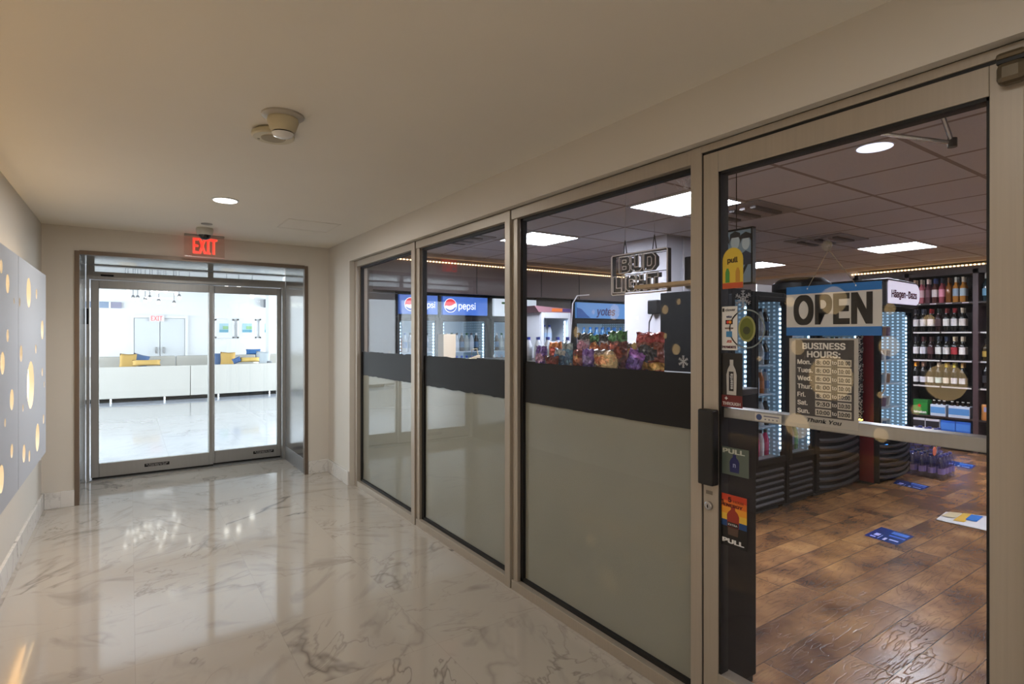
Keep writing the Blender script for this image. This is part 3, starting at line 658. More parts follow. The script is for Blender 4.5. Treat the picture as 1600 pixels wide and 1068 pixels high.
y0, z1 = SX(1233, 528, 1.8888); y1, z0 = SX(1341, 673, 1.8888)
r, w, h = sheet('business_hours_sign', y0, y1, z0, z1, 'grey business hours sign with handwritten times inside the shop door', 'sign', mat((178, 174, 166), .5), X=1.8908, t=.0008)
M_gy = mat((66, 62, 60), .5); M_hw = mat((232, 228, 220), .5)
B('dark_field', (-w * .40, -.001, -h * .40), (w * .44, .0, h * .48), M_gy, r)
text('BUSINESS', .004, h * .41, h * .075, -.0015, M_hw, r, w=w * .62, bold=.025); text('HOURS:', .004, h * .315, h * .075, -.0015, M_hw, r, w=w * .48, bold=.025)
rows = [('Mon.', '8: 00', '10: 00'), ('Tues.', '8: 00', '10: 00'), ('Wed.', '8: 00', '10: 00'), ('Thur.', '8: 00', '10: 00'), ('Fri.', '8: 00', '10:00'), ('Sat.', '9:30', '10:30'), ('Sun.', '10:00', '10:00')]
for k, (d_, a_, b_) in enumerate(rows):
    z = h * (.225 - .095 * k)
    text(d_, -w * .37, z, h * .055, -.0015, M_hw, r, align='l', bold=.02)
    for (c0, c1, s_) in ((-.10, .13, a_), (.22, .41, b_)):
        s = B('time_slot', (w * c0, -.0018, z - h * .038), (w * c1, -.001, z + h * .038), mat((196, 190, 178), .5), r)
        text(s_, w * (c0 + c1) / 2, z, h * .046, -.0022, M_txtk, s, bold=.02, w=w * (c1 - c0) * .82)
    text('to', w * .175, z, h * .04, -.0015, M_hw, r)
text('Thank You', w * .02, -h * .445, h * .045, -.0015, M_txtk, r, w=w * .5, bold=.01, shear=.3)

# stickers along the left edge of the door glass
def corners(px0, py0, px1, py1): 
    a = SX(px0, py0); b = SX(px1, py1); return a[0], b[0], b[1], a[1]
y0, y1, z0, z1 = corners(1129, 389, 1161, 449)
r, w, h = sheet('pull_sticker', y0, y1, z0, z1, 'yellow arched pull sticker with green bottles, at the top of the door glass', 'sticker', None)
arch = [(-w / 2, -h / 2), (w / 2, -h / 2), (w / 2, h * .2)] + [(w / 2 * math.cos(a), h * .2 + h * .3 * math.sin(a)) for a in [PI * k / 12 for k in range(1, 12)]] + [(-w / 2, h * .2)]
MB().prism(arch, 0, .0012).build('sheet', mat((214, 184, 62), .4), r); text('pull', 0, h * .2, h * .13, -.001, mat((60, 40, 20), .5), r, w=w * .5, bold=.02)
for s_, c_ in ((-.25, (70, 140, 60)), (.25, (190, 140, 50))): MB().prism([(w * (s_ - .1), -h * .35), (w * (s_ + .1), -h * .35), (w * (s_ + .1), -h * .1), (w * (s_ + .04), 0), (w * (s_ - .04), 0), (w * (s_ - .1), -h * .1)], -.001, 0).build('bottle_print', mat(c_, .5), r)
B('red_foot', (-w / 2, -.0008, -h / 2), (w / 2, 0, -h * .36), mat((190, 80, 40), .5), r)
y0, y1, z0, z1 = corners(1127, 479, 1152, 547)
r, w, h = sheet('payment_sticker', y0, y1, z0, z1, 'white sticker listing payment cards on the door glass', 'sticker', mat((222, 220, 216), .4))
text('clover', w * .08, h * .42, h * .06, -.001, M_txtk, r, w=w * .6); B('clover_mark', (-w * .42, -.0008, h * .38), (-w * .3, 0, h * .46), mat((50, 50, 50), .5), r)
text('VISA', 0, h * .26, h * .045, -.001, mat((30, 40, 90), .5), r, w=w * .34, bold=.02)
MB().prism([(w * .0 - w * .22, h * .09), (w * .22, h * .09), (w * .22, h * .19), (-w * .22, h * .19)], -.0008, 0).build('card_logo', mat((40, 24, 24), .5), r)
MB().prism(disc(-w * .07, h * .14, h * .035, 16), -.0014, -.0008).build('logo_disc', mat((210, 50, 40), .5), r); MB().prism(disc(w * .07, h * .14, h * .035, 16), -.0016, -.0009).build('logo_disc', mat((230, 150, 40), .5), r)
text('DISCOVER', 0, 0, h * .035, -.001, mat((120, 80, 60), .5), r, w=w * .5); B('card_logo', (-w * .18, -.0008, -h * .2), (w * .18, 0, -h * .07), mat((60, 130, 180), .5), r)
text('JCB', 0, -h * .30, h * .06, -.001, mat((190, 70, 60), .5), r, w=w * .3, bold=.02); text('PAYMENTS', 0, -h * .43, h * .06, -.001, mat((90, 40, 60), .5), r, w=w * .85, bold=.02)
y0, y1, z0, z1 = corners(1127, 551, 1160, 638)
r, w, h = sheet('push_through_sticker', y0, y1, z0, z1, 'black sticker with a white bottle and red lower band reading through', 'sticker', mat((20, 17, 18), .4))
B('red_band', (-w / 2, -.0008, -h / 2), (w / 2, 0, -h * .28), mat((100, 22, 24), .5), r)
btl = [(-.22, -.27), (.22, -.27), (.24, .1), (.18, .2), (.08, .28), (.08, .38), (-.08, .38), (-.08, .28), (-.18, .2), (-.24, .1)]
MB().prism([(w * a, h * b) for a, b in btl], -.0012, 0).build('bottle_print', mat((186, 182, 178), .4), r)
B('bottle_label', (-w * .12, -.0016, -h * .2), (w * .10, -.0011, h * .16), mat((30, 24, 24), .5), r)
tt = text('essentia', 0, 0, w * .14, -.0018, M_wt, r, w=h * .28, bold=.01); tt.rotation_euler.y = -PI / 2; tt.location = (0, 0, -h * .02)
text('+', -w * .25, -h * .34, h * .06, -.0012, M_wt, r, bold=.02); text('THROUGH', 0, -h * .435, h * .06, -.0012, mat((200, 190, 190), .5), r, w=w * .84, bold=.03)
y0, y1, z0, z1 = corners(1128, 696, 1170, 748)
r, w, h = sheet('pull_sticker', y0, y1, z0, z1, 'grey green pull sticker with a dark blue bottle below the push rail', 'sticker', mat((88, 100, 92), .4))
text('PULL', -w * .05, h * .36, h * .17, -.001, mat((196, 200, 190), .5), r, w=w * .82, bold=.03)
MB().prism([(w * (a * .75 - .02), h * (b * 1.0 - .12)) for a, b in btl], -.001, 0).build('bottle_print', mat((26, 34, 96), .4), r)
text('n', -w * .02, -h * .14, h * .13, -.0014, mat((150, 160, 200), .5), r, bold=.02)
y0, y1, z0, z1 = corners(1125, 768, 1167, 862)
r, w, h = sheet('pull_sticker', y0, y1, z0, z1, 'orange and black energy drink pull sticker low on the door glass', 'sticker', mat((16, 14, 15), .4))
for k, c_ in enumerate([(196, 62, 30), (214, 106, 32), (226, 150, 40), (226, 182, 60)]): B('sunset_band', (-w / 2, -.0008, h * (.5 - .125 * (k + 1))), (w / 2, 0, h * (.5 - .125 * k)), mat(c_, .5), r)
B('blue_band', (-w / 2, -.0008, -h * .12), (w / 2, 0, 0), mat((24, 66, 120), .5), r)
text('5', -w * .12, h * .40, h * .1, -.0012, mat((70, 20, 16), .5), r, bold=.03); text('HOUR', w * .2, h * .38, h * .05, -.0012, mat((150, 60, 30), .5), r, w=w * .38, bold=.02); text('ENERGY', 0, h * .29, h * .06, -.0012, mat((90, 24, 16), .5), r, w=w * .7, bold=.03); text('1', -w * .38, h * .33, h * .1, -.0012, mat((70, 20, 16), .5), r, bold=.02)
MB().prism([(w * a * .95, h * (b * .62 + .04)) for a, b in btl], -.0012, 0).build('bottle_print', mat((150, 46, 30), .4), r); B('bottle_label', (-w * .2, -.0016, -h * .12), (w * .2, -.0011, -h * .03), mat((24, 22, 24), .5), r)
text('EXTRA', 0, -h * .075, h * .035, -.002, M_wt, r, w=w * .34); MB().prism([(-w * .18, -h * .28), (w * .18, -h * .28), (w * .2, -h * .14), (-w * .2, -h * .14)], -.0012, 0).build('cup_print', mat((84, 62, 50), .4), r)
text('PULL', 0, -h * .40, h * .085, -.0012, M_wt, r, w=w * .8, bold=.04)
y0, y1, z0, z1 = corners(1139, 484, 1196, 545)
r, w, h = sheet('avocado_sticker', y0, y1, z0, z1, 'round faint avocado decal on the door glass beside the card sticker', 'sticker', None)
def ann(cx, cz, ro, ri, n=40):
    m = MB(); A = disc(cx, cz, ro, n); Bq = disc(cx, cz, ri, n); k = 0; m.v = [(x, 0, z) for x, z in A + Bq]
    for i in range(n): j = (i + 1) % n; m.f.append((i, j, n + j, n + i)); m.m.append(0)
    return m
ann(0, 0, h * .5, h * .465).build('ring', mat((120, 130, 130), .5), r)
MB().prism(disc(0, 0, h * .33, 28, h * .24), 0, .001).build('skin', mat((150, 150, 90), .5), r); MB().prism(disc(0, 0, h * .28, 28, h * .19), -.0006, 0).build('flesh', mat((96, 104, 30), .5), r); MB().prism(disc(0, -h * .04, h * .1, 20), -.001, -.0005).build('stone', mat((60, 66, 34), .5), r)
y0, y1, z0, z1 = corners(1173, 640, 1234, 656)
a = SX(1168, 643); r = empty('rail_sticker', (1.8800, a[0] - .08, 1.207), 'small white sticker with a blue emblem on the door push rail', 'sticker', rz=GR)
B('sheet', (-.05, -.001, -.014), (.05, 0, .014), mat((200, 198, 192), .5), r); MB().prism(disc(-.034, 0, .011, 20), -.0016, -.001).build('emblem', mat((60, 76, 120), .5), r)
B('print_line', (-.016, -.0014, .003), (.042, -.001, .007), mat((110, 110, 132), .5), r); text('* * * *', .012, -.006, .005, -.0014, mat((80, 80, 110), .5), r, w=.05)
def snowflake(py_, pz_, X, rad, lab, col):
    r = empty('snowflake_decal', (X, py_, pz_), lab, 'decal', rz=GR); m = MB()
    for k in range(6):
        a = k * PI / 3 + PI / 6; d = Vector((math.cos(a), 0, math.sin(a))); m.tube([(0, 0, 0), tuple(d * rad)], rad * .06, 5)
        for f_ in (.45, .75):
            for s in (-1, 1):
                e = Vector((math.cos(a + s * .9), 0, math.sin(a + s * .9))); m.tube([tuple(d * rad * f_), tuple(d * rad * f_ + e * rad * .28)], rad * .05, 5)
        m.tube([tuple(d * rad * .35), tuple(Vector((math.cos(a + PI / 3), 0, math.sin(a + PI / 3))) * rad * .35)], rad * .05, 5)
    m.build('flake', mat(col, .5), r)
q = SX(1161, 467); snowflake(q[0], q[1], 1.879, .034, 'white snowflake decal on the door glass above the card sticker', (150, 152, 158))
q = SX(1056, 565); snowflake(q[0], q[1], 1.927, .026, 'white snowflake decal low on the near shop window', (190, 190, 192))

q0_ = SX(1068, 285, 1.926); fd = MB(); rg = random.Random(11)
for k in range(46):
    yy, zz = q0_[0] + rg.gauss(0, .018) - .004, q0_[1] + rg.gauss(0, .03); a_ = rg.uniform(0, PI)
    fd.tube([(0, yy, zz), (0, yy + .009 * math.cos(a_), zz + .009 * math.sin(a_)), (0, yy + .014 * math.cos(a_ + .7), zz + .014 * math.sin(a_ + .7))], .0013, 4)
fd.v = [(x + 1.9262, max(1.475, y), min(2.165, z)) for x, y, z in fd.v]
tag(fd.build('frosty_decal', mat((200, 200, 210), .5)), 'white frosty spray decal in the upper right corner of the near window', 'decal')
# door closer arm inside the shop
r = empty('door_closer', (2.0, .8, 2.30), 'grey steel door closer arm inside above the shop door', 'door closer')
q0 = AX(1372, 208, 2.02); q1 = AX(1488, 223, 2.14); q2 = AX(1462, 150, 2.06)
L_ = lambda q: (q[0] - 2.0, q[1] - .8, q[2] - 2.30)
MB().tube([L_(q0), L_(q1)], .007, 8).build('arm', M_steel, r); MB().tube([L_(q1), L_(q2)], .007, 8).build('forearm', M_steel, r); MB().lathe([(.013, -.014), (.013, .014)], L_(q1), 14).build('joint', mat((60, 58, 60), .4), r)
B('closer_body', (-.02, -.28, -.02), (.03, -.05, .05), mat((110, 106, 104), .4), r, .006)

# ================================================================== SHOP SHELL
struct(B('floor', (1.97, -1.6, -.08), (9.3, 7.1, 0), M_wood), 'brown hand scraped wood plank floor of the shop', 'floor')
ZS = 2.5
cm = bpy.data.materials.new('tiles'); cm.use_nodes = True; N, L = nodes(cm); b_ = N['Principled BSDF']
g = N.new('ShaderNodeNewGeometry'); sp = N.new('ShaderNodeSeparateXYZ'); L.new(g.outputs['Position'], sp.inputs[0])
def ge(o, off):
    fr = math_n(N, L, 'FRACT', math_n(N, L, 'DIVIDE', math_n(N, L, 'ADD', o, off), .61)); return math_n(N, L, 'LESS_THAN', math_n(N, L, 'ABSOLUTE', math_n(N, L, 'SUBTRACT', fr, .5)), .022)
jj = math_n(N, L, 'MAXIMUM', ge(sp.outputs[0], 61 - 3.16 + .305), ge(sp.outputs[1], 61 - 1.23 + .305))
nn = N.new('ShaderNodeTexNoise'); nn.inputs['Scale'].default_value = 60; L.new(g.outputs['Position'], nn.inputs['Vector'])
tile_c = mixc(N, L, nn.outputs[0], lin((214, 216, 224)), lin((200, 202, 210)))
L.new(mixc(N, L, jj, tile_c, lin((150, 142, 142))), b_.inputs['Base Color']); b_.inputs['Roughness'].default_value = .8
bp = N.new('ShaderNodeBump'); bp.inputs['Distance'].default_value = .008; bp.inputs['Strength'].default_value = .5; L.new(jj, bp.inputs['Height']); L.new(bp.outputs[0], b_.inputs['Normal'])
struct(B('ceiling', (2.02, -1.6, ZS), (9.3, 7.1, ZS + .1), cm), 'suspended tile ceiling of the shop', 'ceiling')
M_sw = paint((150, 144, 146)); M_bulk = mat((92, 80, 78), .5)
struct(B('wall_far', (1.97, 7.0, 0), (9.3, 7.1, ZS), mat((60, 54, 54), .6)), 'dark rear wall of the shop behind the coolers', 'wall')
struct(B('wall_right', (9.25, -1.6, 0), (9.35, 7.0, ZS), mat((58, 46, 42), .6)), 'dark wall of the shop behind the wine shelves', 'wall')
struct(B('wall_near', (2.02, -1.7, 0), (9.3, -1.6, ZS), M_sw), 'shop wall on the near side', 'wall')
struct(B('wall_left', (1.975, 5.56, 0), (2.04, 7.0, ZS), mat((130, 124, 124), .5)), 'short shop wall beside the far window', 'wall')
# bulkheads
t = MB().box((2.04, 6.22, 2.035), (9.25, 7.0, ZS))
struct(t.build('trim_13', M_bulk), 'dark brown bulkhead above the drink coolers', 'bulkhead')
for k, x in enumerate((2.9, 3.9, 4.9)): pass
seam = MB()
for px in (905, 846 - 0, 745): q = AY(px, 440, 6.22); seam.box((q[0] - .004, 6.214, 2.04), (q[0] + .004, 6.221, 2.39))
struct(seam.build('trim_14', M_blk), 'panel seams of the bulkhead above the coolers', 'trim')
struct(B('trim_15', (2.04, 6.16, 2.455), (9.0, 6.22, ZS), mat((206, 188, 164), .6)), 'pale cornice above the light strip over the coolers', 'trim')
struct(B('trim_16', (8.9, 3.95, 2.25), (9.25, 6.22, ZS), mat((176, 170, 172), .6)), 'light grey fascia on the right shop wall', 'fascia')
struct(B('trim_17', (8.86, -1.6, 2.455), (8.95, 6.16, ZS), mat((214, 194, 170), .6)), 'pale cornice above the wine shelves', 'trim')
r = empty('led_strip', (2.3, 6.205, 2.41), 'warm dotted led strip along the bulkhead over the coolers', 'light strip')
B('strip', (-.26, 0, -.006), (6.2, .012, .006), led_mat((255, 214, 160), 4, .043, 0, .55), r)
r = empty('led_strip', (8.885, 1.0, 2.41), 'warm dotted led strip above the wine shelves', 'light strip')
B('strip', (0, -2, -.008), (.012, 3.05, .008), led_mat((255, 214, 160), 4, .043, 1, .55), r)
r = empty('led_strip', (2.04, 5.53, 1.2), 'warm dotted led strip running down beside the far shop window', 'light strip')
B('strip', (-.06, -.02, 0), (-.045, 0, 1.0), led_mat((255, 222, 176), 4, .03, 2, .6), r); B('backing', (-.065, -.04, -1.1), (-.0, .03, 1.05), mat((66, 58, 54), .5), r)

# ceiling fixtures in the shop
M_pan = mat((255, 255, 255), .4, 0, 56, (238, 242, 255))
for k, (x, y) in enumerate([(3.16, 2.45), (3.16, 4.28), (6.82, 2.45), (6.98, 4.28), (5.6, -.6), (7.4, -.4)]):  # last two panels lie out of view, added for more light
    r = empty('ceiling_light_panel', (x, y, ZS), ['square led light panel in the shop ceiling behind the beer sign', 'square led light panel in the shop ceiling seen through the middle window', 'square led light panel in the shop ceiling in front of the wine shelves', 'square led light panel in the shop ceiling partly behind the framed poster', 'unseen led light panel added to brighten the shop ceiling near the door', 'unseen led light panel added to brighten the shop ceiling near the far corner'][k], 'ceiling light')
    MB().box((0, 0, -.012), (.61, .02, 0)).box((0, .59, -.012), (.61, .61, 0)).box((0, .02, -.012), (.02, .59, 0)).box((.59, .02, -.012), (.61, .59, 0)).build('frame', mat((200, 200, 204), .4), r)
    B('diffuser', (.02, .02, -.009), (.59, .59, -.002), M_pan, r)
r = empty('downlight', (3.25, 1.36, ZS), 'round recessed downlight in the shop ceiling above the open sign', 'downlight')
MB().lathe([(.092, 0), (.092, -.004), (.084, -.006)], seg=40).build('trim_ring', M_wt, r, True); MB().lathe([(.083, -.004), (.083, -.007)], seg=40).build('diffuser', mat((225, 232, 250), .4, 0, 1.6, (215, 225, 255)), r)
M_vent = mat((170, 164, 166), .5)
for k, (px, py, lab) in enumerate([(1165, 330, 'square metal air diffuser in the shop ceiling right of the beer sign panel'), (1290, 374, 'square metal air diffuser in the shop ceiling behind the suction cup'), (715, 372, 'slotted air vent in the shop ceiling seen through the middle window')]):
    q = AZ(px, py, ZS); r = empty('ceiling_vent', q, lab, 'vent')
    B('plate', (-.29, -.29, -.012), (.29, .29, 0), mat((150, 146, 148), .45), r, .004)
    for s in range(5): MB().box((-.18 + .0, -.2 + s * .09, -.03), (.18, -.155 + s * .09, -.012)).build('slat', M_vent if s % 2 else mat((90, 86, 88), .5), r)
# white column
struct(MB().box((4.38, 3.70, 0), (5.15, 4.27, ZS)).build('trim_18', paint((196, 196, 204))), 'white boxed column in the shop behind the beer sign', 'column')
r = empty('conduit', (4.62, 3.69, 0), 'thin vertical conduit pipe on the white shop column', 'pipe'); MB().tube([(0, 0, 1.95), (0, 0, ZS)], .012, 8).build('pipe', mat((190, 190, 196), .4), r)
q = AY(1076, 422, 3.69); tag(B('wall_speaker', (q[0] - .07, 3.60, q[2] - .17), (q[0] + .12, 3.69, q[2] + .13), M_dark, None, .012), 'black wall speaker on the white column right of the beer sign', 'speaker')
q = AX(1026, 478, 4.37); r = empty('power_adapter', q, 'black power plug with a hanging cord on the white column', 'plug')
B('plug_body', (-.06, -.06, -.08), (0, .07, .06), M_dark, r, .01)
MB().tube([(-.03, .02, -.07), (-.03, .07, -.16), (-.03, .09, -.5), (-.03, .07, -1.1)], .007, 6).build('cord', M_dark, r); MB().tube([(-.02, -.09, -.02), (-.02, -.1, -.3), (-.02, -.09, -1.0)], .004, 6).build('thin_wire', mat((90, 90, 96), .5), r)

# ================================================================== BEER SIGN in the window
XB = 2.1
a = AX(957, 400, XB); b = AX(1044, 450, XB)
yc = (a[1] + b[1]) / 2; zc = 1.815; w, h = a[1] - b[1], .205
r = empty('neon_sign', (XB, yc, zc), 'unlit neon beer sign hanging in the near shop window', 'sign', rz=GR)
M_tube = mat((232, 230, 238), .3); M_nk = mat((26, 25, 34), .4)
def frame_rect(m, w, h, t, y0, y1):
    return m.box((-w / 2, y0, -h / 2), (w / 2, y1, -h / 2 + t)).box((-w / 2, y0, h / 2 - t), (w / 2, y1, h / 2)).box((-w / 2, y0, -h / 2), (-w / 2 + t, y1, h / 2)).box((w / 2 - t, y0, -h / 2), (w / 2, y1, h / 2))
frame_rect(MB(), w, h, .005, 0, .022).build('back_frame', M_nk, r)
MB().tube([(-w / 2, -.006, h / 2 - .006), (-w / 2, -.006, -h / 2 + .006), (-w / 2 + .006, -.006, -h / 2), (w / 2 - .006, -.006, -h / 2), (w / 2, -.006, -h / 2 + .006), (w / 2, -.006, h / 2 - .006), (w / 2 - .006, -.006, h / 2), (-w / 2 + .006, -.006, h / 2), (-w / 2, -.006, h / 2 - .006)], .0035, 6).build('border_tube', M_tube, r)
NEON = {'B': ([(0, 0), (.65, 0), (.85, .12), (.85, .4), (.74, .5), (.85, .6), (.85, .88), (.65, 1), (0, 1)], [(.28, .2), (.56, .22), (.56, .38), (.28, .4)], [(.28, .6), (.56, .62), (.56, .78), (.28, .8)]),
 'U': ([(0, 1), (0, .2), (.2, 0), (.65, 0), (.85, .2), (.85, 1), (.57, 1), (.57, .27), (.28, .27), (.28, 1)],), 'D': ([(0, 0), (.6, 0), (.85, .25), (.85, .75), (.6, 1), (0, 1)], [(.28, .24), (.5, .24), (.57, .33), (.57, .67), (.5, .76), (.28, .76)]),
 'L': ([(0, 0), (.75, 0), (.75, .27), (.3, .27), (.3, 1), (0, 1)],), 'I': ([(0, 0), (.3, 0), (.3, 1), (0, 1)],), 'G': ([(.85, .68), (.85, .8), (.65, 1), (.2, 1), (0, .8), (0, .2), (.2, 0), (.65, 0), (.85, .2), (.85, .56), (.42, .56), (.42, .34), (.57, .34), (.57, .27), (.28, .27), (.28, .73), (.57, .73), (.57, .68)],),
 'H': ([(0, 0), (.28, 0), (.28, .37), (.57, .37), (.57, 0), (.85, 0), (.85, 1), (.57, 1), (.57, .63), (.28, .63), (.28, 1), (0, 1)],), 'T': ([(.28, 0), (.57, 0), (.57, .73), (.85, .73), (.85, 1), (0, 1), (0, .73), (.28, .73)],)}
for s_, xl_, z_, lw_, lh_ in (('BUD', -.128, .008, .088, .083), ('LIGHT', -.172, -.09, .080, .083)):
    x_ = xl_
    for c_ in s_:
        outs = NEON[c_]; wdt = max(p[0] for p in outs[0]); m1 = MB(); m2 = MB()
        m1.prism([(x_ + a_ * lw_ + .005, z_ + b2 * lh_ - .002) for a_, b2 in outs[0]], .004, .014)
        for ol in outs:
            P_ = [(x_ + a_ * lw_, -.008, z_ + b2 * lh_) for a_, b2 in ol]; P_ = P_ + [P_[0]]
            for a_, b2 in zip(P_, P_[1:]): m2.tube([a_, b2], .0026, 6)
        m1.build('backing_letter', M_nk, r); m2.build('tube_letter', M_tube, r)
        x_ += (wdt + .10) * lw_ * (.93 if s_ == 'LIGHT' else 1)
for z_ in (.0, -.09, .09): MB().tube([(-w / 2, .018, z_), (w / 2, .018, z_)], .002, 5).build('support_bar', M_nk, r)
for s in (-.28, .25):
    MB().tube([(w * (s - .035), .01, h / 2), (w * s, .01, h / 2 + .075), (w * (s + .035), .01, h / 2)], .003, 6).build('hanger', M_nk, r)
    MB().tube([(w * s, .01, h / 2 + .07), (w * s, .02, ZS - zc)], .0012, 5).build('hanging_cord', mat((170, 170, 175), .5), r)
r = empty('window_shelf', (1.99, 1.46, 1.725), 'narrow pale wooden shelf crossing the lower corner of the beer sign', 'shelf')
B('board', (0, 0, 0), (.085, .42, .016), mat((186, 160, 122), .5), r, .002); B('bracket', (.0, .02, -.04), (.06, .03, 0), M_alu2, r)

# framed poster
XQ = 2.35
a = AX(1122, 350, XQ); b = AX(1177, 446, XQ); w = a[1] - b[1]; zt, zb = AX(1150, 358, XQ)[2], AX(1150, 445, XQ)[2]; h = zt - zb
r = empty('framed_poster', (XQ, (a[1] + b[1]) / 2, (zt + zb) / 2), 'framed blue poster of faces hanging inside beside the door', 'poster', rz=GR)
frame_rect(MB(), w, h, .008, -.006, .02).build('frame', M_dark, r); B('print', (-w / 2 + .008, 0, -h / 2 + .008), (w / 2 - .008, .012, h / 2 - .008), mat((140, 172, 200), .3), r)
for k, (x_, z_, s_) in enumerate([(-.06, .06, 1), (0, .07, 1), (.055, .06, .9)]):
    MB().prism(disc(x_, z_, .034 * s_, 20, .022 * s_), -.001, 0).build('face_print', mat((205, 226, 240), .4), r)
    MB().prism([(x_ - .03, z_ + .0), (x_ - .026, z_ + .04), (x_, z_ + .052), (x_ + .026, z_ + .04), (x_ + .03, z_), (x_ + .02, z_ + .022), (x_ - .02, z_ + .022)], -.0016, -.0005).build('hair_print', mat((22, 28, 40), .4), r)
    MB().prism([(x_ - .03, z_ - .1), (x_ + .03, z_ - .1), (x_ + .026, z_ - .05), (x_, z_ - .035), (x_ - .026, z_ - .05)], -.0014, 0).build('shirt_print', mat((40, 56, 84), .4), r)
MB().prism([(.03, -h * .3), (.06, -h * .1), (.07, -h * .12), (.04, -h * .34)], -.001, 0).build('bottle_print', mat((24, 34, 50), .4), r)
MB().tube([(0, .01, h / 2), (0, .01, ZS - (zt + zb) / 2)], .002, 5).build('hanging_wire', M_dark, r)

# ================================================================== COUNTER with snack bags
r = empty('window_cabinet', (1.99, 1.41, 0), 'tall black cabinet behind the windows, its end beside the shop door', 'cabinet')
B('body', (0, 0, .03), (.26, 3.6, 1.25), mat((14, 12, 12), .5, spec=.2), r, .004); B('plinth', (.01, .01, 0), (.25, 3.59, .03), M_blk, r); B('worktop', (-.0, -.004, 1.25), (.265, 3.604, 1.275), mat((40, 37, 38), .35), r, .003)
r = empty('snack_rack', (2.275, 1.8, 0), 'black snack rack behind the window cabinet', 'rack')
B('shelf', (0, 0, 1.28), (.28, 1.25, 1.30), M_dark, r, .003)
for x_ in (.01, .25):
    for y_ in (.01, 1.22): B('post', (x_, y_, 0), (x_ + .02, y_ + .02, 1.28), M_dark, r)
for z_ in (.3, .8): B('shelf', (0.03, 0.03, z_), (.25, 1.22, z_ + .015), M_dark, r)
tag(MB().quad([(2.0, 1.47, 1.278), (2.0, 1.86, 1.278), (2.16, 1.83, 1.281), (2.2, 1.47, 1.279)]).quad([(2.0, 1.47, 1.277), (2.2, 1.47, 1.2775), (2.16, 1.83, 1.2775), (2.0, 1.86, 1.277)]).build('paper_sheet', M_paper), 'white paper sheet lying on the window cabinet beside the last snack bag', 'paper')
def foil(c):
    key = ('foil',) + tuple(c)
    if key in MC: return MC[key]
    m = bpy.data.materials.new('foil'); m.use_nodes = True; N, L = nodes(m); b = N['Principled BSDF']
    tc = N.new('ShaderNodeNewGeometry'); n = N.new('ShaderNodeTexVoronoi'); n.inputs['Scale'].default_value = 38; L.new(tc.outputs['Position'], n.inputs['Vector'])
    n2 = N.new('ShaderNodeTexNoise'); n2.inputs['Scale'].default_value = 22; n2.inputs['Detail'].default_value = 3; n2.inputs['Distortion'].default_value = 2; L.new(tc.outputs['Position'], n2.inputs['Vector'])
    hi = tuple(min(1, x * 1.7 + .10) for x in lin(c)[:3]) + (1,); lo = tuple(x * .42 for x in lin(c)[:3]) + (1,)
    L.new(ramp(N, L, n2.outputs[0], [(.34, lo), (.5, lin(c)), (.66, hi)]), b.inputs['Base Color'])
    b.inputs['Roughness'].default_value = .24; b.inputs['Metallic'].default_value = .25
    bp = N.new('ShaderNodeBump'); bp.inputs['Strength'].default_value = .9; bp.inputs['Distance'].default_value = .012; L.new(n.outputs['Distance'], bp.inputs['Height']); L.new(bp.outputs[0], b.inputs['Normal'])
    MC[key] = m; return m
def bag(px, py_top, py_bot, wpx, X, cols, lab, lean=0, txt=None, rot=0):
    q1 = AX(px, py_bot, X); q0 = AX(px, py_top, X); d = X / ((px - 800) / F * CS + SN); h = q0[2] - q1[2]; w = wpx * d / F / max(.45, (CS - (px - 800) / F * SN) / 1) * 1.1
    nx, nz = 10, 16; m = MB(); t = min(w, h) * .42; rg = random.Random(int(px * 7 + py_top))
    ph = [rg.uniform(0, 6) for _ in range(6)]
    for side in (-1, 1):
        k = len(m.v)
        for j in range(nz + 1):
            for i in range(nx + 1):
                u, v = i / nx * 2 - 1, j / nz * 2 - 1
                e = max(0, (1 - abs(u) ** 2.5)) * max(0, 1 - abs(v) ** 3.2); cr = 1 if abs(v) < .9 else 0
                wob = .10 * math.sin(5 * u + ph[0] + 4 * v) * e + .08 * math.sin(9 * v + ph[1] + 3 * u) * e
                wid = w / 2 * (1 - .07 * (1 - v * v) + .03 * math.sin(6 * v + ph[2]))
                m.v.append((u * wid, side * (t / 2 * math.sqrt(e) + t * wob * .5) + .004 * math.sin(20 * u) * (abs(v) > .93), (v + 1) / 2 * h + .004 * math.sin(8 * u + ph[3])))
        for j in range(nz):
            for i in range(nx):
                a = k + j * (nx + 1) + i; u, v = (i + .5) / nx * 2 - 1, (j + .5) / nz * 2 - 1
                mi = 0
                if abs(v) > .88: mi = 1
                elif v > .45: mi = 1
                elif (u / .75) ** 2 + ((v + .05) / .42) ** 2 < 1: mi = 2
                elif v < -.45: mi = 3
                m.f.append((a, a + 1, a + nx + 2, a + nx + 1)); m.m.append(mi)
    o = m.build('snack_bag', [foil(c) for c in cols], None, True, loc=(X, q1[1], max(q1[2], 1.277 if X < 2.26 else 1.302)), rz=GR + rot)
    o.rotation_euler.y = lean
    bm = bmesh.new(); bm.from_mesh(o.data); bmesh.ops.remove_doubles(bm, verts=bm.verts, dist=.0004); bmesh.ops.recalc_face_normals(bm, faces=bm.faces); bm.to_mesh(o.data); bm.free()
    if txt: text(txt, 0, h * .52, h * .13, -t * .56, mat((230, 228, 222), .5), o, w=w * .55, bold=.03)
    return tag(o, lab, 'snack bag', 'snack bags in the near shop window')
OR = (206, 104, 34); RD = (158, 34, 26); PU = (104, 60, 150); GN = (54, 120, 50); BRN = (112, 50, 24); LB = (110, 170, 214); TAN = (214, 168, 110); BK = (24, 20, 22); GD = (190, 140, 50)
X1, X2 = 2.12, 2.36
bag(1016, 519, 581, 36, 2.14, [(120, 50, 24), RD, (30, 24, 32), GD], 'large red and gold snack bag with a black panel, rightmost in the window')
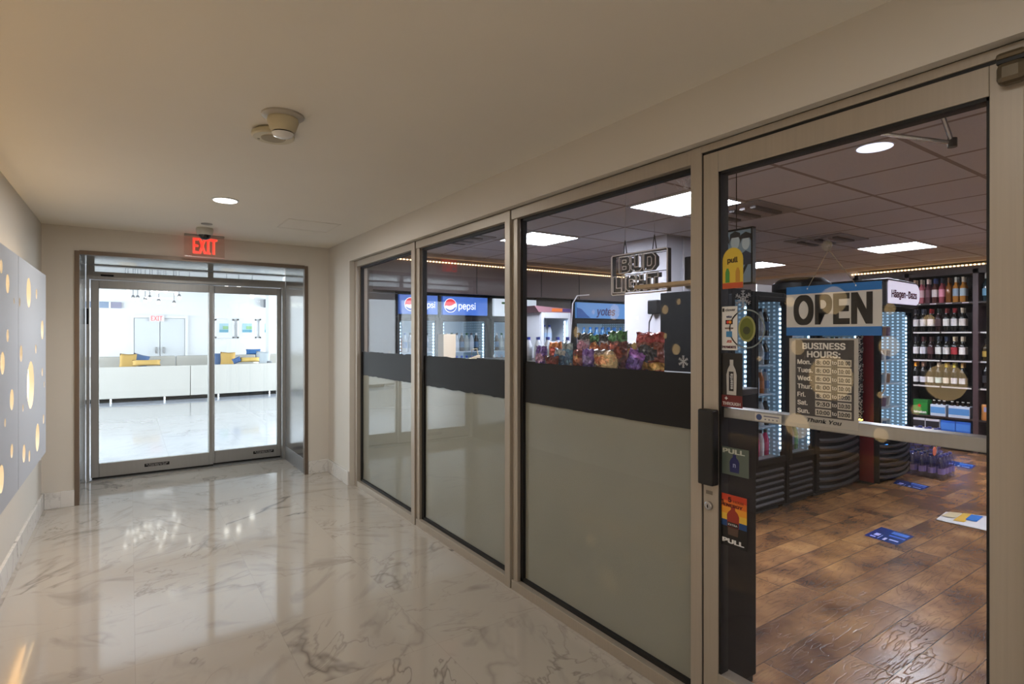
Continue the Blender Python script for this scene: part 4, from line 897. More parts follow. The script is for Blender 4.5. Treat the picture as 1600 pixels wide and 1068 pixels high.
bag(988, 546, 580, 22, 2.10, [PU, (150, 90, 190), (130, 100, 200), PU], 'purple snack bag leaning left of the large red and gold bag', lean=.35)
bag(965, 517, 580, 27, 2.13, [BRN, GN, (170, 70, 34), (90, 24, 22)], 'tall brown bag of crisps with a green top in the middle of the row')
bag(943, 546, 578, 30, 2.09, [TAN, (150, 130, 120), (200, 110, 60), (120, 80, 50)], 'small tan snack bag before the tall brown bag')
bag(920, 545, 577, 20, 2.09, [PU, PU, (150, 130, 190), (80, 50, 130)], 'small purple snack bag left of the small tan bag')
bag(903, 546, 577, 16, 2.10, [(150, 80, 40), (130, 50, 30), (180, 100, 50), (120, 56, 30)], 'small copper coloured snack bag between blue and purple bags')
bag(887, 535, 576, 17, 2.10, [LB, (170, 190, 200), (90, 130, 180), (100, 150, 200)], 'upright light blue snack bag with a pale top')
bag(872, 545, 576, 18, 2.08, [(70, 130, 190), (190, 205, 215), (60, 100, 150), (40, 60, 90)], 'small blue and white snack bag leaning beside the upright blue bag', lean=.2)
bag(862, 556, 578, 26, 2.04, [(130, 30, 26), (120, 34, 28), (150, 40, 34), (110, 24, 24)], 'dark red bag lying low in front near the middle mullion')
bag(846, 540, 576, 20, 2.10, [PU, (96, 50, 140), (210, 150, 180), (40, 34, 40)], 'purple and black snack bag with a pink oval at the left end')
bag(868, 534, 560, 22, 2.36, [OR, (220, 120, 40), (210, 60, 30), (190, 60, 30)], 'orange snack bag behind the low bags at the left')
bag(914, 520, 560, 24, 2.36, [(180, 160, 170), BK, (228, 150, 170), (214, 190, 160)], 'grey snack bag with a pink picture in the rear row')
bag(932, 523, 562, 21, 2.34, [BK, GN, OR, (190, 90, 30)], 'black snack bag with orange picture and green top in the rear row')
bag(949, 522, 566, 24, 2.30, [(220, 216, 210), BK, (214, 110, 50), (130, 44, 30)], 'black and white snack bag with an orange picture behind the tall brown bag')
bag(984, 535, 570, 24, 2.36, [(190, 120, 50), (90, 60, 30), (228, 190, 140), (110, 34, 30)], 'gold snack bag with a cream picture behind the purple bag')

# ================================================================== BOTTLES
def lab_part(m_, r0, z0, z1, body, name='label', arc=1.0, y0=0):
    m = MB(); n = 10
    for k in range(n + 1):
        a = -PI / 2 + (k / n - .5) * PI * arc; m.v += [(r0 * math.cos(a), r0 * math.sin(a), z0), (r0 * math.cos(a), r0 * math.sin(a), z1)]
    for k in range(n): m.f.append((2 * k, 2 * k + 2, 2 * k + 3, 2 * k + 1)); m.m.append(0)
    return m.build(name, m_, body, True)
def wine(col, cap, lab, h=.30, r=.0365, lz=(.27, .56), clear=False, cat='wine_bottle'):
    o = MB().lathe([(r * .9, 0), (r, .006), (r, h * .58), (r * .8, h * .66), (r * .42, h * .72), (r * .38, h * .8)], seg=14).build(cat, mat(col, .12, 0, coat=.3), None, True)
    MB().lathe([(r * .42, h * .8), (r * .42, h * .97), (r * .46, h * .98), (r * .44, h)], seg=12).build('capsule', mat(cap, .35), o, True)
    if lab: lab_part(mat(lab, .6), r * 1.012, h * lz[0], h * lz[1], o, arc=.85)
    return o
# wine wall ----------------------------------------------------
XW0 = 8.9
r = empty('wine_shelf_unit', (XW0, 0, 0), 'dark brown wine shelving along the right shop wall', 'shelving')
SZ = [.06, .43, .835, 1.18, 1.555, 1.94]
yA, yB = 3.30, 2.60
for k, (y_, wd_) in enumerate([(yA + .02, .05), (2.555, .055), (1.5, .05), (.4, .05), (4.0, .05)]): B('upright', (0, y_ - wd_ / 2, 0), (.34, y_ + wd_ / 2, 2.36), mat((74, 56, 58), .45), r)
B('back_panel', (.33, -.6, 0), (.345, 4.0, 2.36), mat((36, 27, 26), .6), r); B('header', (-.0, -.6, 2.30), (.34, 4.0, 2.40), mat((50, 40, 36), .5), r)
for (ya_, yb_) in ((3.94, yA + .05), (yA - .01, 2.585), (2.525, 1.53), (1.47, .43)):
    for k, z_ in enumerate(SZ):
        sh = B('shelf', (.0, yb_, z_ - .022), (.33, ya_, z_), M_darkwood, r)
        if k in (2, 3, 4): 
            B('price_rail', (-.004, yb_ + .01, z_ - .02), (0, (ya_ + yb_) / 2 - .02, z_ - .002), mat((200, 198, 196), .5), sh); B('price_rail', (-.004, (ya_ + yb_) / 2 + .0, z_ - .02), (0, ya_ - .02, z_ - .002), mat((200, 198, 196), .5), sh)
        if k == 5:
            for q in range(4): B('price_tag', (-.003, yb_ + .04 + q * (ya_ - yb_) / 4, z_ - .018), (0, yb_ + .04 + q * (ya_ - yb_) / 4 + .07, z_ - .004), mat((200, 190, 190), .5), sh)
    B('toe_kick', (.02, yb_, 0), (.33, ya_, .038), M_blk, r)
wk = (20, 22, 20); cr_ = (214, 208, 196)
rowdef = {
 5: [((210, 180, 160), (200, 170, 140), (200, 190, 180)), ((190, 110, 120), (170, 160, 140), (224, 190, 196)), ((92, 60, 66), (210, 190, 180), (110, 70, 80)), ((96, 60, 56), (46, 60, 110), (220, 210, 208)), ((150, 74, 84), (40, 44, 60), (226, 150, 172)), ((130, 80, 34), (110, 80, 50), None), ((176, 120, 56), (186, 190, 180), (150, 172, 190)), ((176, 120, 56), (200, 196, 180), (176, 196, 206))],
 4: [(wk, (40, 40, 48), (208, 206, 204)), (wk, (60, 66, 80), (206, 204, 200)), (wk, (150, 40, 44), (220, 218, 216)), ((40, 24, 24), (30, 40, 36), (76, 50, 50)), (wk, (110, 40, 40), (212, 210, 204)), (wk, (140, 36, 44), (214, 210, 210)), (wk, (190, 180, 160), (220, 214, 206))],
 3: [(wk, (40, 40, 50), (206, 204, 204)), (wk, (84, 50, 52), (200, 200, 206)), ((40, 20, 24), (64, 44, 44), (74, 34, 38)), (wk, (70, 76, 84), (206, 206, 202)), (wk, (50, 60, 80), (206, 206, 202)), (wk, (204, 190, 160), (164, 40, 48)), (wk, (206, 200, 180), (216, 212, 206))],
 2: [(wk, (226, 160, 60), (206, 206, 210)), (wk, (190, 150, 130), (206, 204, 212)), (wk, (40, 36, 36), (212, 210, 200)), (wk, (206, 190, 170), (196, 210, 200)), (wk, (214, 186, 70), (222, 210, 190)), (wk, (220, 206, 80), (214, 212, 214)), (wk, (204, 170, 110), (206, 206, 206))]}
ordn = ['first', 'second', 'third', 'fourth', 'fifth', 'sixth', 'seventh', 'eighth']
def cname(c):
    r_, g_, b_ = c; mx = max(c); mn = min(c)
    if mx < 70: return 'black'
    if mx - mn < 22: return 'white' if mx > 180 else 'grey'
    if r_ > 180 and g_ > 150 and b_ < 120: return 'yellow'
    if r_ >= g_ and r_ >= b_: return 'red' if g_ < r_ * .5 else ('pink' if b_ > g_ else ('cream' if mx > 190 else 'tan'))
    return 'blue' if b_ >= g_ else 'green'
shelfname = {5: 'top wine shelf', 4: 'second wine shelf', 3: 'third wine shelf', 2: 'fourth wine shelf'}
for k, row in rowdef.items():
    n = len(row)
    for i, (c_, cp, lb_) in enumerate(row):
        y = 3.245 - i * (.60 / (n - .25)) if n > 7 else 3.235 - i * .0875
        rr_ = .033 if n > 7 else .0365
        o = wine(c_, cp, lb_, h=.31 if k != 5 else .33, r=rr_, lz=(.25, .55) if k != 2 else (.12, .36))
        o.location = (XW0 + .06, y, SZ[k]); o.rotation_euler.z = -PI / 2 + .38
        tag(o, 'wine bottle with %s label and %s neck, %s from left on the %s' % (cname(lb_) if lb_ else 'no', cname(cp), ordn[i], shelfname[k]), 'bottle', 'wine bottles on the shelves')
        o2 = copy_tree(o); o2.location = (XW0 + .155, y + .006, SZ[k])
        tag(o2, 'wine bottle standing right behind the %s bottle from left on the %s' % (ordn[i], shelfname[k]), 'bottle', 'wine bottles on the shelves')
for k, z_ in ((5, SZ[5]), (4, SZ[4]), (3, SZ[3]), (2, SZ[2])):
    for i in range(3):
        col, cp, lb_ = {5: ((24, 44, 50), (196, 200, 190), (120, 176, 206)), 4: ((30, 30, 30), (50, 50, 50), (110, 104, 100)), 3: ((60, 48, 24), (36, 34, 34), (170, 140, 60)), 2: ((18, 18, 20), (30, 30, 34), (40, 40, 44))}[k]
        if k == 4 and i == 0: continue
        o = wine(col, cp, lb_, h=.36 if k in (5, 2) else .28, r=.042, lz=(.2, .45)); o.location = (XW0 + .07, 2.465 - i * .105, z_); o.rotation_euler.z = -PI / 2 + .4
        tag(o, 'liquor bottle in the right hand bay of the %s, %s from left' % (shelfname[k], ordn[i]), 'bottle', 'liquor bottles in the right bay')
# beer packs
def pack(name, y0, y1, z0, h, cols, lab, txt=None, tcol=(230, 230, 230), necks=None):
    r = empty(name, (XW0 + .02, (y0 + y1) / 2, z0), lab, 'beer pack', rz=GR); w = abs(y0 - y1)
    B('carton', (-w / 2, 0, 0), (w / 2, .14, h), mat(cols[0], .5), r, .003); B('side_print', (-w / 2 + .004, -.002, h * .25), (w / 2 - .004, 0, h * .8), mat(cols[1], .5), r)
    if txt: text(txt, 0, h * .18, h * .17, -.004, mat(tcol, .5), r, w=w * .85, bold=.04)
    if necks:
        for q in range(necks): MB().lathe([(.02, h - .02), (.012, h + .035), (.014, h + .05)], (-w / 2 + w * (q + .5) / necks, .05, 0), 10).build('bottle_neck', mat((40, 26, 20), .2), r, True); MB().lathe([(.0145, h + .048), (.0145, h + .058)], (-w / 2 + w * (q + .5) / necks, .05, 0), 10).build('bottle_cap', mat((200, 196, 190), .4), r)
    return r
hk = pack('beer_pack', 3.27, 3.08, SZ[1], .20, [(24, 110, 40), (30, 128, 46)], 'green beer pack with a red star on the fifth shelf', 'Heineken', (226, 232, 226))
star = [( (.03 if k % 2 == 0 else .012) * math.sin(k * PI / 5), .12 + (.03 if k % 2 == 0 else .012) * math.cos(k * PI / 5)) for k in range(10)]
MB().prism(star, -.006, -.001).build('star', mat((206, 40, 36), .5), hk)
pack('beer_pack', 3.05, 2.88, SZ[1], .15, [(206, 216, 228), (90, 150, 206)], 'white and blue six pack in the middle of the fifth shelf', necks=3); pack('beer_pack', 2.85, 2.62, SZ[1], .15, [(200, 210, 224), (84, 140, 200)], 'white and blue six pack at the right of the fifth shelf', necks=4)
M_bx = [(210, 212, 216), (34, 32, 38)]
for k in range(4):
    y = 3.27 - (k % 2) * .165; z = SZ[0] + (0 if k < 2 else .165)
    pack('beer_case', y, y - .16, z, .16, M_bx, 'white beer case with a black band, %s %s of the lowest shelf' % (['bottom', 'top'][k // 2], ['left', 'right'][k % 2]))
for k in range(4):
    y = 2.935 - (k % 2) * .165; z = SZ[0] + (0 if k < 2 else .165)
    pack('beer_case', y, y - .16, z, .16, [(40, 96, 190), (70, 130, 214)], 'bright blue beer case, %s %s of the blue stack on the lowest shelf' % (['bottom', 'top'][k // 2], ['left', 'right'][k % 2]))
for k in range(3):
    o = MB().lathe([(.03, 0), (.034, .01), (.034, .19), (.028, .2)], seg=14).build('drink_can', mat((206, 140, 80), .3, .3), None, True, loc=(XW0 + .05, 2.475 - k * .075, SZ[1])); lab_part(mat((150, 150, 190), .5), .0345, .11, .17, o); tag(o, 'tall orange and silver can in the right bay of the fifth shelf, %s from left' % ordn[k], 'can', 'orange cans')
for k in range(3):
    o = MB().lathe([(.03, 0), (.034, .01), (.034, .12), (.028, .13)], seg=14).build('drink_can', mat((30, 50, 110), .3, .3), None, True, loc=(XW0 + .05, 2.475 - k * .075, SZ[0])); tag(o, 'short dark blue can in the right bay of the lowest shelf, %s from left' % ordn[k], 'can', 'blue cans')

# generic cooler -------------------------------------------------
def small_bottle(col, cap, lab=None, h=.22, r=.032, name='drink_bottle'):
    o = MB().lathe([(r * .9, 0), (r, .006), (r, h * .62), (r * .5, h * .84), (r * .42, h * .88)], seg=12).build(name, mat(col, .15, 0, coat=.2), None, True)
    MB().lathe([(r * .48, h * .88), (r * .48, h)], seg=10).build('cap', mat(cap, .4), o, True)
    if lab: lab_part(mat(lab, .6), r * 1.02, h * .2, h * .52, o, arc=.9)
    return o
PROTO = {}
def stock(root_loc, x0, x1, z, n, palette, where, depth=.12, grp=None, h=.2, yoff=0):
    for i in range(n):
        col, cap, lb_ = palette[i % len(palette)]
        key = (col, cap, lb_, h)
        if key not in PROTO: o = small_bottle(col, cap, lb_, h); PROTO[key] = o
        else: o = copy_tree(PROTO[key])
        x = x0 + (x1 - x0) * (i + .5) / n
        o.location = (root_loc[0] + x, root_loc[1] + depth, z)
        tag(o, '%s drink bottle %s from left, %s' % (cname(lb_ or col), ordn[min(i, 7)], where), 'bottle', grp or 'drinks in the coolers')
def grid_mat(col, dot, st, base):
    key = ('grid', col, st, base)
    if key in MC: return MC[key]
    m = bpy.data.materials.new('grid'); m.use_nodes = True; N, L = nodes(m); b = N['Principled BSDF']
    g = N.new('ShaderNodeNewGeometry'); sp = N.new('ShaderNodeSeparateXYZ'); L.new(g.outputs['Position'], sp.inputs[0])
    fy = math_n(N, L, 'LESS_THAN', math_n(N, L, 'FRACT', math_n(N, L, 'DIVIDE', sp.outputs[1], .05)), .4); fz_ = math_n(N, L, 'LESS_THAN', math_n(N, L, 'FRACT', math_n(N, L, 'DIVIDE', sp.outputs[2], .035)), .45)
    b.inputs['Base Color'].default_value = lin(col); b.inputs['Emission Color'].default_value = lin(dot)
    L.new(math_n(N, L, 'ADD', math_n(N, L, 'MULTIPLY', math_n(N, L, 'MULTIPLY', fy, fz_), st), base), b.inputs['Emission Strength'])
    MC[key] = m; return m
def cooler(x, y, w, d, h, gz0, gz1, lab, led=(False, True), body=(9, 9, 10), header=None, shelves=(.75, 1.05, 1.35), handle='r', vents=6, ledcol=(190, 225, 255), stk=None, where='', bulge=0, side=None, glow=.22):
    r = empty('drink_cooler', (x, y, 0), lab, 'cooler'); t = .04
    mb_ = mat(body, .5, spec=.12)
    bd = MB().box((0, 0.03, gz0 - .04), (t, d, h)).box((w - t, .03, gz0 - .04), (w, d, h)).box((t, .03, gz1), (w - t, d, h)).box((t, d - .04, gz0 - .04), (w - t, d, gz1)).box((0, .03, .04), (w, d, gz0 - .0))
    bd.build('cabinet', mb_, r, bevel=.006)
    B('plinth', (.03, .08, 0), (w - .03, d - .03, .04), M_blk, r)
    B('interior_liner', (t, d - .045, gz0), (w - t, d - .041, gz1), mat((170, 184, 196), .5, 0, glow, (170, 200, 230)), r)  # liner emits by itself to imitate a lit interior
    for lx0, lx1 in ((t, t + .003), (w - t - .003, w - t)): B('side_liner', (lx0, .06, gz0), (lx1, d - .046, gz1), grid_mat((92, 120, 136), (190, 226, 255), .3 if glow < .5 else .9, .03 + glow * .2), r)  # even base emission under the led dots adds light inside
    for z_ in shelves:
        if gz0 < z_ < gz1: B('shelf', (t, .10, z_ - .012), (w - t, d - .05, z_), mat((196, 204, 212), .4), r)
    B('shelf', (t, .05, gz0 - .002), (w - t, d - .05, gz0 + .006), mat((150, 156, 160), .4), r)
    dr = MB(); s = .045
    dr.box((0, 0, gz0 - .03), (s, .03, gz1 + .03)).box((w - s, 0, gz0 - .03), (w, .03, gz1 + .03)).box((s, 0, gz1 - .01), (w - s, .03, gz1 + .03)).box((s, 0, gz0 - .03), (w - s, .03, gz0 + .02))
    door = dr.build('door', mb_, r, bevel=.004); B('pane', (s, .012, gz0 + .02), (w - s, .018, gz1 - .01), M_cool, door)
    if handle:
        hx = w - .03 if handle == 'r' else .03; zc_ = (gz0 + gz1) / 2
        MB().tube([(hx, 0, zc_ - .22), (hx, -.035, zc_ - .16), (hx, -.045, zc_), (hx, -.035, zc_ + .16), (hx, 0, zc_ + .22)], .009, 8).build('handle', M_steel if handle == 'r' else mat((190, 200, 206), .3), door, True)
    for side_, on in enumerate(led):
        if on:
            lx = s + .012 if side_ == 0 else w - s - .025
            B('led_tube', (lx, .04, gz0 + .05), (lx + .014, .052, gz1 - .04), led_mat(ledcol, 4, .04, 2, .5), r)
    zb, zt = .07, gz0 - .06
    for k in range(vents):
        z_ = zb + (zt - zb) * k / vents; v = MB(); pts = 9
        hh = (zt - zb) / vents * .55
        for j in range(pts + 1):
            u = j / pts; xx = .04 + u * (w - .08); bow = -bulge * (1 - (2 * u - 1) ** 2); dip = -.02 * (1 - (2 * u - 1) ** 2) * (1 if bulge else 0)
            v.v += [(xx, bow - .002 + .03, z_ + dip), (xx, bow - .012 + .03, z_ + hh * .5 + dip), (xx, bow + .0 + .03, z_ + hh + dip), (xx, .05, z_ + hh * .5 + dip)]
        for j in range(pts):
            for q in range(4): a_ = j * 4 + q; b2 = j * 4 + (q + 1) % 4; v.f.append((a_, b2, b2 + 4, a_ + 4)); v.m.append(0)
        v.build('vent_louver', mat((38, 37, 38), .3), r, True)
    if stk:
        zz = [gz0 + .006] + [z_ for z_ in shelves if gz0 < z_ < gz1]
        for j, z_ in enumerate(zz):
            n_ = max(3, min(8, int((w - .12) / .068))); nxt = (zz + [gz1])[j + 1] - z_
            stock((x, y, 0), .065, w - .065, z_, n_, stk[j % len(stk)], 'shelf %s of %s' % (['one', 'two', 'three', 'four', 'five', 'six'][j], where), depth=.16, h=min(.24, nxt - .04))
    return r
P1 = [((196, 200, 204), (40, 40, 50), (210, 214, 220)), ((60, 50, 40), (200, 200, 200), (60, 90, 120)), ((170, 176, 170), (30, 90, 60), (190, 196, 190))]
P2 = [((190, 110, 50), (220, 220, 220), (200, 120, 60)), ((176, 186, 196), (90, 120, 170), (110, 140, 180)), ((200, 200, 206), (60, 60, 70), (160, 168, 180))]
P3 = [((206, 40, 100), (40, 30, 34), (214, 60, 120)), ((214, 210, 212), (30, 30, 34), (224, 220, 220))]
P4 = [((40, 120, 80), (220, 220, 220), (60, 150, 100)), ((70, 76, 90), (200, 200, 200), (96, 110, 130))]
P5 = [((206, 210, 216), (40, 80, 180), (190, 206, 226)), ((210, 214, 220), (40, 80, 180), (170, 196, 226))]
YC = 2.65
cooler(3.9, YC, .31, .72, 1.88, .45, 1.80, 'narrow black cooler at the left end of the aisle row', led=(False, True), shelves=(.8, 1.1, 1.4), handle=None, stk=[P2, P1], where='the narrow black cooler')
cooler(4.22, YC, .50, .72, 1.87, .45, 1.80, 'black glass door cooler with white lights left of the open sign', shelves=(.72, 1.0, 1.25, 1.5), handle=None, stk=[P3, P1, P2, P1, P1], where='the cooler left of the open sign')
cooler(4.73, YC, .46, .68, 1.86, .45, 1.80, 'narrow black cooler with a handle behind the business hours sign', led=(False, True), shelves=(.8, 1.15, 1.5), handle='r', stk=[P4, P2], where='the cooler behind the hours sign')
c4 = cooler(5.24, YC + .0, .84, .72, 1.90, .64, 1.85, 'wide black open merchandiser trimmed with gold string lights', led=(False, True), shelves=(.95, 1.25, 1.55), handle=None, vents=7, bulge=.03, stk=[P1, P2], where='the wide merchandiser')
gm = MB(); gp = []
for k in range(34):
    u = k / 33; gp.append((.05 + u * .74, -.012, .665 + .012 * math.sin(k * 1.9)))
gm.tube(gp, .002, 5); gm.build('string_light_wire', mat((120, 100, 50), .5), c4)
bm_ = MB()
for p in gp: bm_.lathe([(.004, -.006), (.009, 0), (.004, .006)], p, 6)
for k in range(26): bm_.lathe([(.004, -.006), (.009, 0), (.004, .006)], (.3 + .5 * (k % 9) / 9, .1, .70 + .03 * (k // 9) + .02 * math.sin(k * 3)), 6)
bm_.build('string_light_bulbs', mat((255, 220, 120), .4, 0, 6, (255, 200, 90)), c4)
q = AY(1342, 600, 2.62); gl_ = MB(); rg = random.Random(5)
for k in range(500): zz = rg.uniform(.7, 1.75); xx = rg.uniform(-.035, .035); yy = rg.uniform(-.03, .02); gl_.box((xx, yy, zz), (xx + .008, yy + .003, zz + .008))
g_ = gl_.build('tinsel_garland', mat((206, 200, 186), .3, .5), None, loc=(q[0] - .05, 2.60, 0)); tag(g_, 'silver tinsel garland hanging down the corner of the wide merchandiser', 'garland', kind='stuff')
# ice cream freezer
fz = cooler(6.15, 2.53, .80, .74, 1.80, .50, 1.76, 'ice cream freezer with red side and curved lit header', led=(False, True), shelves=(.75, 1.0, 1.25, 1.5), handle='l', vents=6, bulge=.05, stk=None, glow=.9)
fz.name = 'ice_cream_freezer'
B('red_side', (-.004, .05, .03), (0, .73, 1.80), mat((120, 14, 28), .3), fz); B('door_edge', (-.003, -.002, .03), (.0, .05, 1.8), M_dark, fz)
hd = [(0, 0)] ; 
oh = MB().prism([(0, 1.80), (.72, 1.80), (.77, 1.82), (.80, 1.87), (.81, 1.93), (.80, 1.99), (.76, 2.04), (.70, 2.06), (.05, 2.075), (0, 2.04)], -.06, .5).build('header_box', mat((30, 26, 28), .35), fz, bevel=.01)
MB().prism([(.03, 1.825), (.70, 1.822), (.74, 1.838), (.768, 1.875), (.778, 1.93), (.77, 1.985), (.735, 2.025), (.69, 2.04), (.05, 2.052), (.03, 2.03)], -.066, -.06).build('header_lightbox', mat((225, 222, 236), .4, 0, .55, (226, 222, 244)), oh)
text('H\u00e4agen-Dazs', .40, 1.925, .075, -.069, mat((86, 14, 40), .5), oh, w=.60, bold=.03)
B('display', (.16, .020, .375), (.24, .028, .395), mat((60, 140, 220), .4, 0, 2, (70, 160, 255)), fz)
for j, z_ in enumerate((.506, .75, 1.0, 1.25, 1.5)):
    for k in range(6):
        cc = [(170, 190, 200), (150, 110, 80), (120, 90, 110), (200, 200, 190), (90, 120, 150)][(j * 3 + k) % 5]
        o = MB().lathe([(.036, 0), (.042, .09), (.044, .095)], seg=14).build('ice_cream_tub', mat(cc, .5), None, True, loc=(6.15 + .10 + k * .098, 2.53 + .18, z_))
        MB().lathe([(.045, .093), (.045, .103)], seg=14).build('lid', mat((210, 206, 200), .5), o)
        tag(o, 'small ice cream tub, %s from left on freezer shelf %s from the bottom' % (ordn[k], ['one', 'two', 'three', 'four', 'five'][j]), 'tub', 'ice cream tubs in the freezer')
fz2 = tag(MB().lathe([(.20, 0), (.26, .05), (.26, .11), (.2, .16)], seg=24).build('hat_box', M_dark, None, True, loc=(5.25 + .22, 2.95, 1.90)), 'round black container on top of the merchandiser above the open sign', 'container')
tag(MB().box((-.18, -.12, 0), (.18, .12, .10)).build('plastic_bag_bundle', mat((205, 206, 212), .35), None, bevel=.03, loc=(5.925, 2.85, 1.90)), 'white wrapped bundle on top of the wide merchandiser', 'bundle')
q = AY(1217, 432, 2.75); tag(B('price_card', (4.40, 2.75, 1.871), (4.62, 2.76, 1.94), M_wt), 'small white card standing on the cooler left of the open sign', 'card')
# water jugs beside the freezer
pj = MB().lathe([(.036, 0), (.04, .01), (.04, .17), (.02, .23), (.015, .24)], seg=12)
jug = pj.build('water_bottle', glass((.72, .76, .92), .12, 1.2, 'jug'), None, True); MB().lathe([(.018, .238), (.018, .258)], seg=10).build('cap', mat((70, 80, 150), .4), jug, True); lab_part(mat((120, 110, 170), .4), .041, .06, .12, jug, arc=1.2)
for k in range(24):
    o = jug if k == 0 else copy_tree(jug); lv = 0
    i, j = k % 6, k // 6
    o.location = (6.99 + j * .086, 2.30 + i * .086, 0)
    tag(o, 'clear water bottle in the packed floor stack beside the ice cream freezer', 'bottle', 'water bottles on the floor')
for k in range(8):
    o = copy_tree(jug); o.location = (7.05 + (k % 2) * .086, 2.36 + (k // 2) * .086, .262)
    tag(o, 'clear water bottle standing on top of the floor stack beside the ice cream freezer', 'bottle', 'water bottles on the floor stack')
r = empty('price_sign', (6.98, 2.36, .262), 'yellow and orange price sign on the water bottle stack', 'sign'); MB().prism(disc(.05, .09, .035, 16), -.02, -.016).build('yellow_disc', mat((220, 200, 50), .5), r); MB().prism(disc(-.02, .03, .05, 7), -.02, -.016).build('orange_burst', mat((220, 120, 90), .5), r); MB().tube([(.05, -.016, -.0), (.05, -.016, .06)], .003, 5).build('stick', M_wt, r)

# floor decals
def decal(cs, lab, name='floor_decal'):
    pts = [Vector(AZ(px, py, 0)) for px, py in cs]; c = sum(pts, Vector()) / 4
    r = empty(name, (c.x, c.y, 0), lab, 'floor decal')
    loc = [p - c for p in pts]; m = MB()
    m.quad([(p.x, p.y, .002) for p in loc]); m.build('sheet', mat((16, 46, 120), .25), r)
    def at(u, v, z): return tuple((loc[0] * (1 - u) * (1 - v) + loc[1] * u * (1 - v) + loc[2] * u * v + loc[3] * (1 - u) * v) + Vector((0, 0, z)))
    def patch(u0, v0, u1, v1, col, nm, z=.003): MB().quad([at(u0, v0, z), at(u1, v0, z), at(u1, v1, z), at(u0, v1, z)]).build(nm, mat(col, .35), r)
    patch(.45, .1, .92, .30, (70, 120, 200), 'wave'); patch(.5, .42, .95, .52, (60, 100, 190), 'wave'); patch(.15, .55, .3, .75, (180, 180, 220), 'emblem'); patch(.12, .82, .28, .9, (170, 170, 210), 'text_bar'); patch(.36, .6, .375, .92, (200, 200, 220), 'divider'); patch(.5, .72, .58, .92, (200, 200, 220), 'figure'); patch(.64, .72, .9, .8, (180, 190, 220), 'text_bar')
    return r
decal([(1377, 823), (1429, 838), (1402, 852), (1350, 836)], 'blue floor decal nearest the shop door')
decal([(1404, 749), (1455, 760), (1440, 766), (1395, 755)], 'blue floor decal beside the ice cream freezer')
decal([(1482, 719), (1526, 727), (1517, 733), (1473, 724)], 'blue floor decal farthest away before the wine shelves')
pts = [AZ(px, py, 0) for px, py in [(1468, 803), (1535, 808), (1545, 829), (1462, 812)]]
r = empty('flyer_stack', (pts[0][0], pts[0][1], 0), 'white yellow and blue printed flyers lying on the shop floor', 'flyers')
def fl(cs, z, col, nm):
    p = [AZ(a_, b2, z) for a_, b2 in cs]; m = MB(); m.quad([(x - pts[0][0], y - pts[0][1], z) for x, y, _ in p]).quad([(x - pts[0][0], y - pts[0][1], z - .003) for x, y, _ in reversed(p)]); m.build(nm, mat(col, .5), r)
fl([(1462, 811), (1478, 799), (1545, 806), (1545, 829)], .006, (214, 212, 210), 'lower_sheet'); fl([(1489, 812), (1505, 801), (1523, 803), (1506, 815)], .010, (214, 170, 60), 'yellow_panel'); fl([(1508, 811), (1518, 803), (1536, 806), (1526, 814)], .012, (30, 110, 190), 'blue_panel'); fl([(1471, 805), (1484, 799), (1503, 801), (1492, 808)], .014, (206, 190, 150), 'upper_sheet')

# ================================================================== BACK WALL COOLERS (face -Y)
YB = 6.3
def bx(px): return AY(px, 500, YB)[0]
def bigcooler(x0, x1, lab, hmat, htexts, stk, where, globe=None, hz=(1.765, 2.0)):
    w = x1 - x0
    r = cooler(x0, YB, w, .66, 2.02, .35, 1.70, lab, led=(True, True), body=(40, 39, 42), shelves=(.7, 1.0, 1.3), handle='l', vents=3, stk=stk, where=where, glow=.25)
    hb_ = B('header_lightbox', (.03, -.012, hz[0]), (w - .03, .031, hz[1]), hmat, r, .004)
    return r, hb_, w
def globe_logo(par, cx, cz, R, y):
    MB().prism(disc(cx, cz, R * 1.1, 32), y - .002, y).build('globe_ring', mat((230, 236, 246), .4, 0, .7), par)
    n = 24; red = [(cx + R * math.cos(a), cz + R * math.sin(a)) for a in [PI * .12 + (PI * .93) * k / n for k in range(n + 1)]]
    red += [(cx - R * .96 + R * 1.85 * t_, cz + R * (.0 - .25 * math.sin(t_ * PI) * 1.0 + .38 * t_)) for t_ in [k / 10 for k in range(1, 10)]]
    MB().prism(red, y - .004, y - .002).build('globe_red', mat((214, 50, 60), .4, 0, .6), par)
    blu = [(cx + R * math.cos(a), cz + R * math.sin(a)) for a in [PI * 1.12 + (PI * .83) * k / n for k in range(n + 1)]]
    blu += [(cx + R * .95 - R * 1.85 * t_, cz - R * (.1 + .45 * math.sin(t_ * PI)) - R * .25 * t_) for t_ in [k / 10 for k in range(1, 10)]]
    MB().prism(blu, y - .004, y - .002).build('globe_blue', mat((20, 70, 170), .4, 0, .5), par)
M_pb = mat((70, 110, 190), .4, 0, .35, (70, 120, 220)); M_hw2 = mat((240, 244, 250), .4, 0, 1.0)
xs = [bx(622), bx(683), bx(766), bx(842)]
x_a, x_b, x_c = bx(622), bx(690), bx(766)
r, hb_, w = bigcooler(x_a - .02, x_b - .03, 'tall cooler with blue cola header at the far left of the rear row', M_pb, None, [P5, P2], 'the left cola cooler')
globe_logo(hb_, bx(641) - x_a + .02, 1.885, .075, -.014); text('pepsi', bx(667) - x_a + .02, 1.885, .075, -.016, M_hw2, hb_, w=.21)
r, hb_, w = bigcooler(x_b - .02, x_c - .02, 'tall cooler with blue cola header beside the middle mullion', M_pb, None, [P5, P1], 'the right cola cooler')
globe_logo(hb_, bx(703) - x_b + .02, 1.885, .082, -.014); text('pepsi', bx(729) - x_b + .02, 1.885, .09, -.016, M_hw2, hb_, w=.25)
x0 = bx(768); x1 = bx(840)
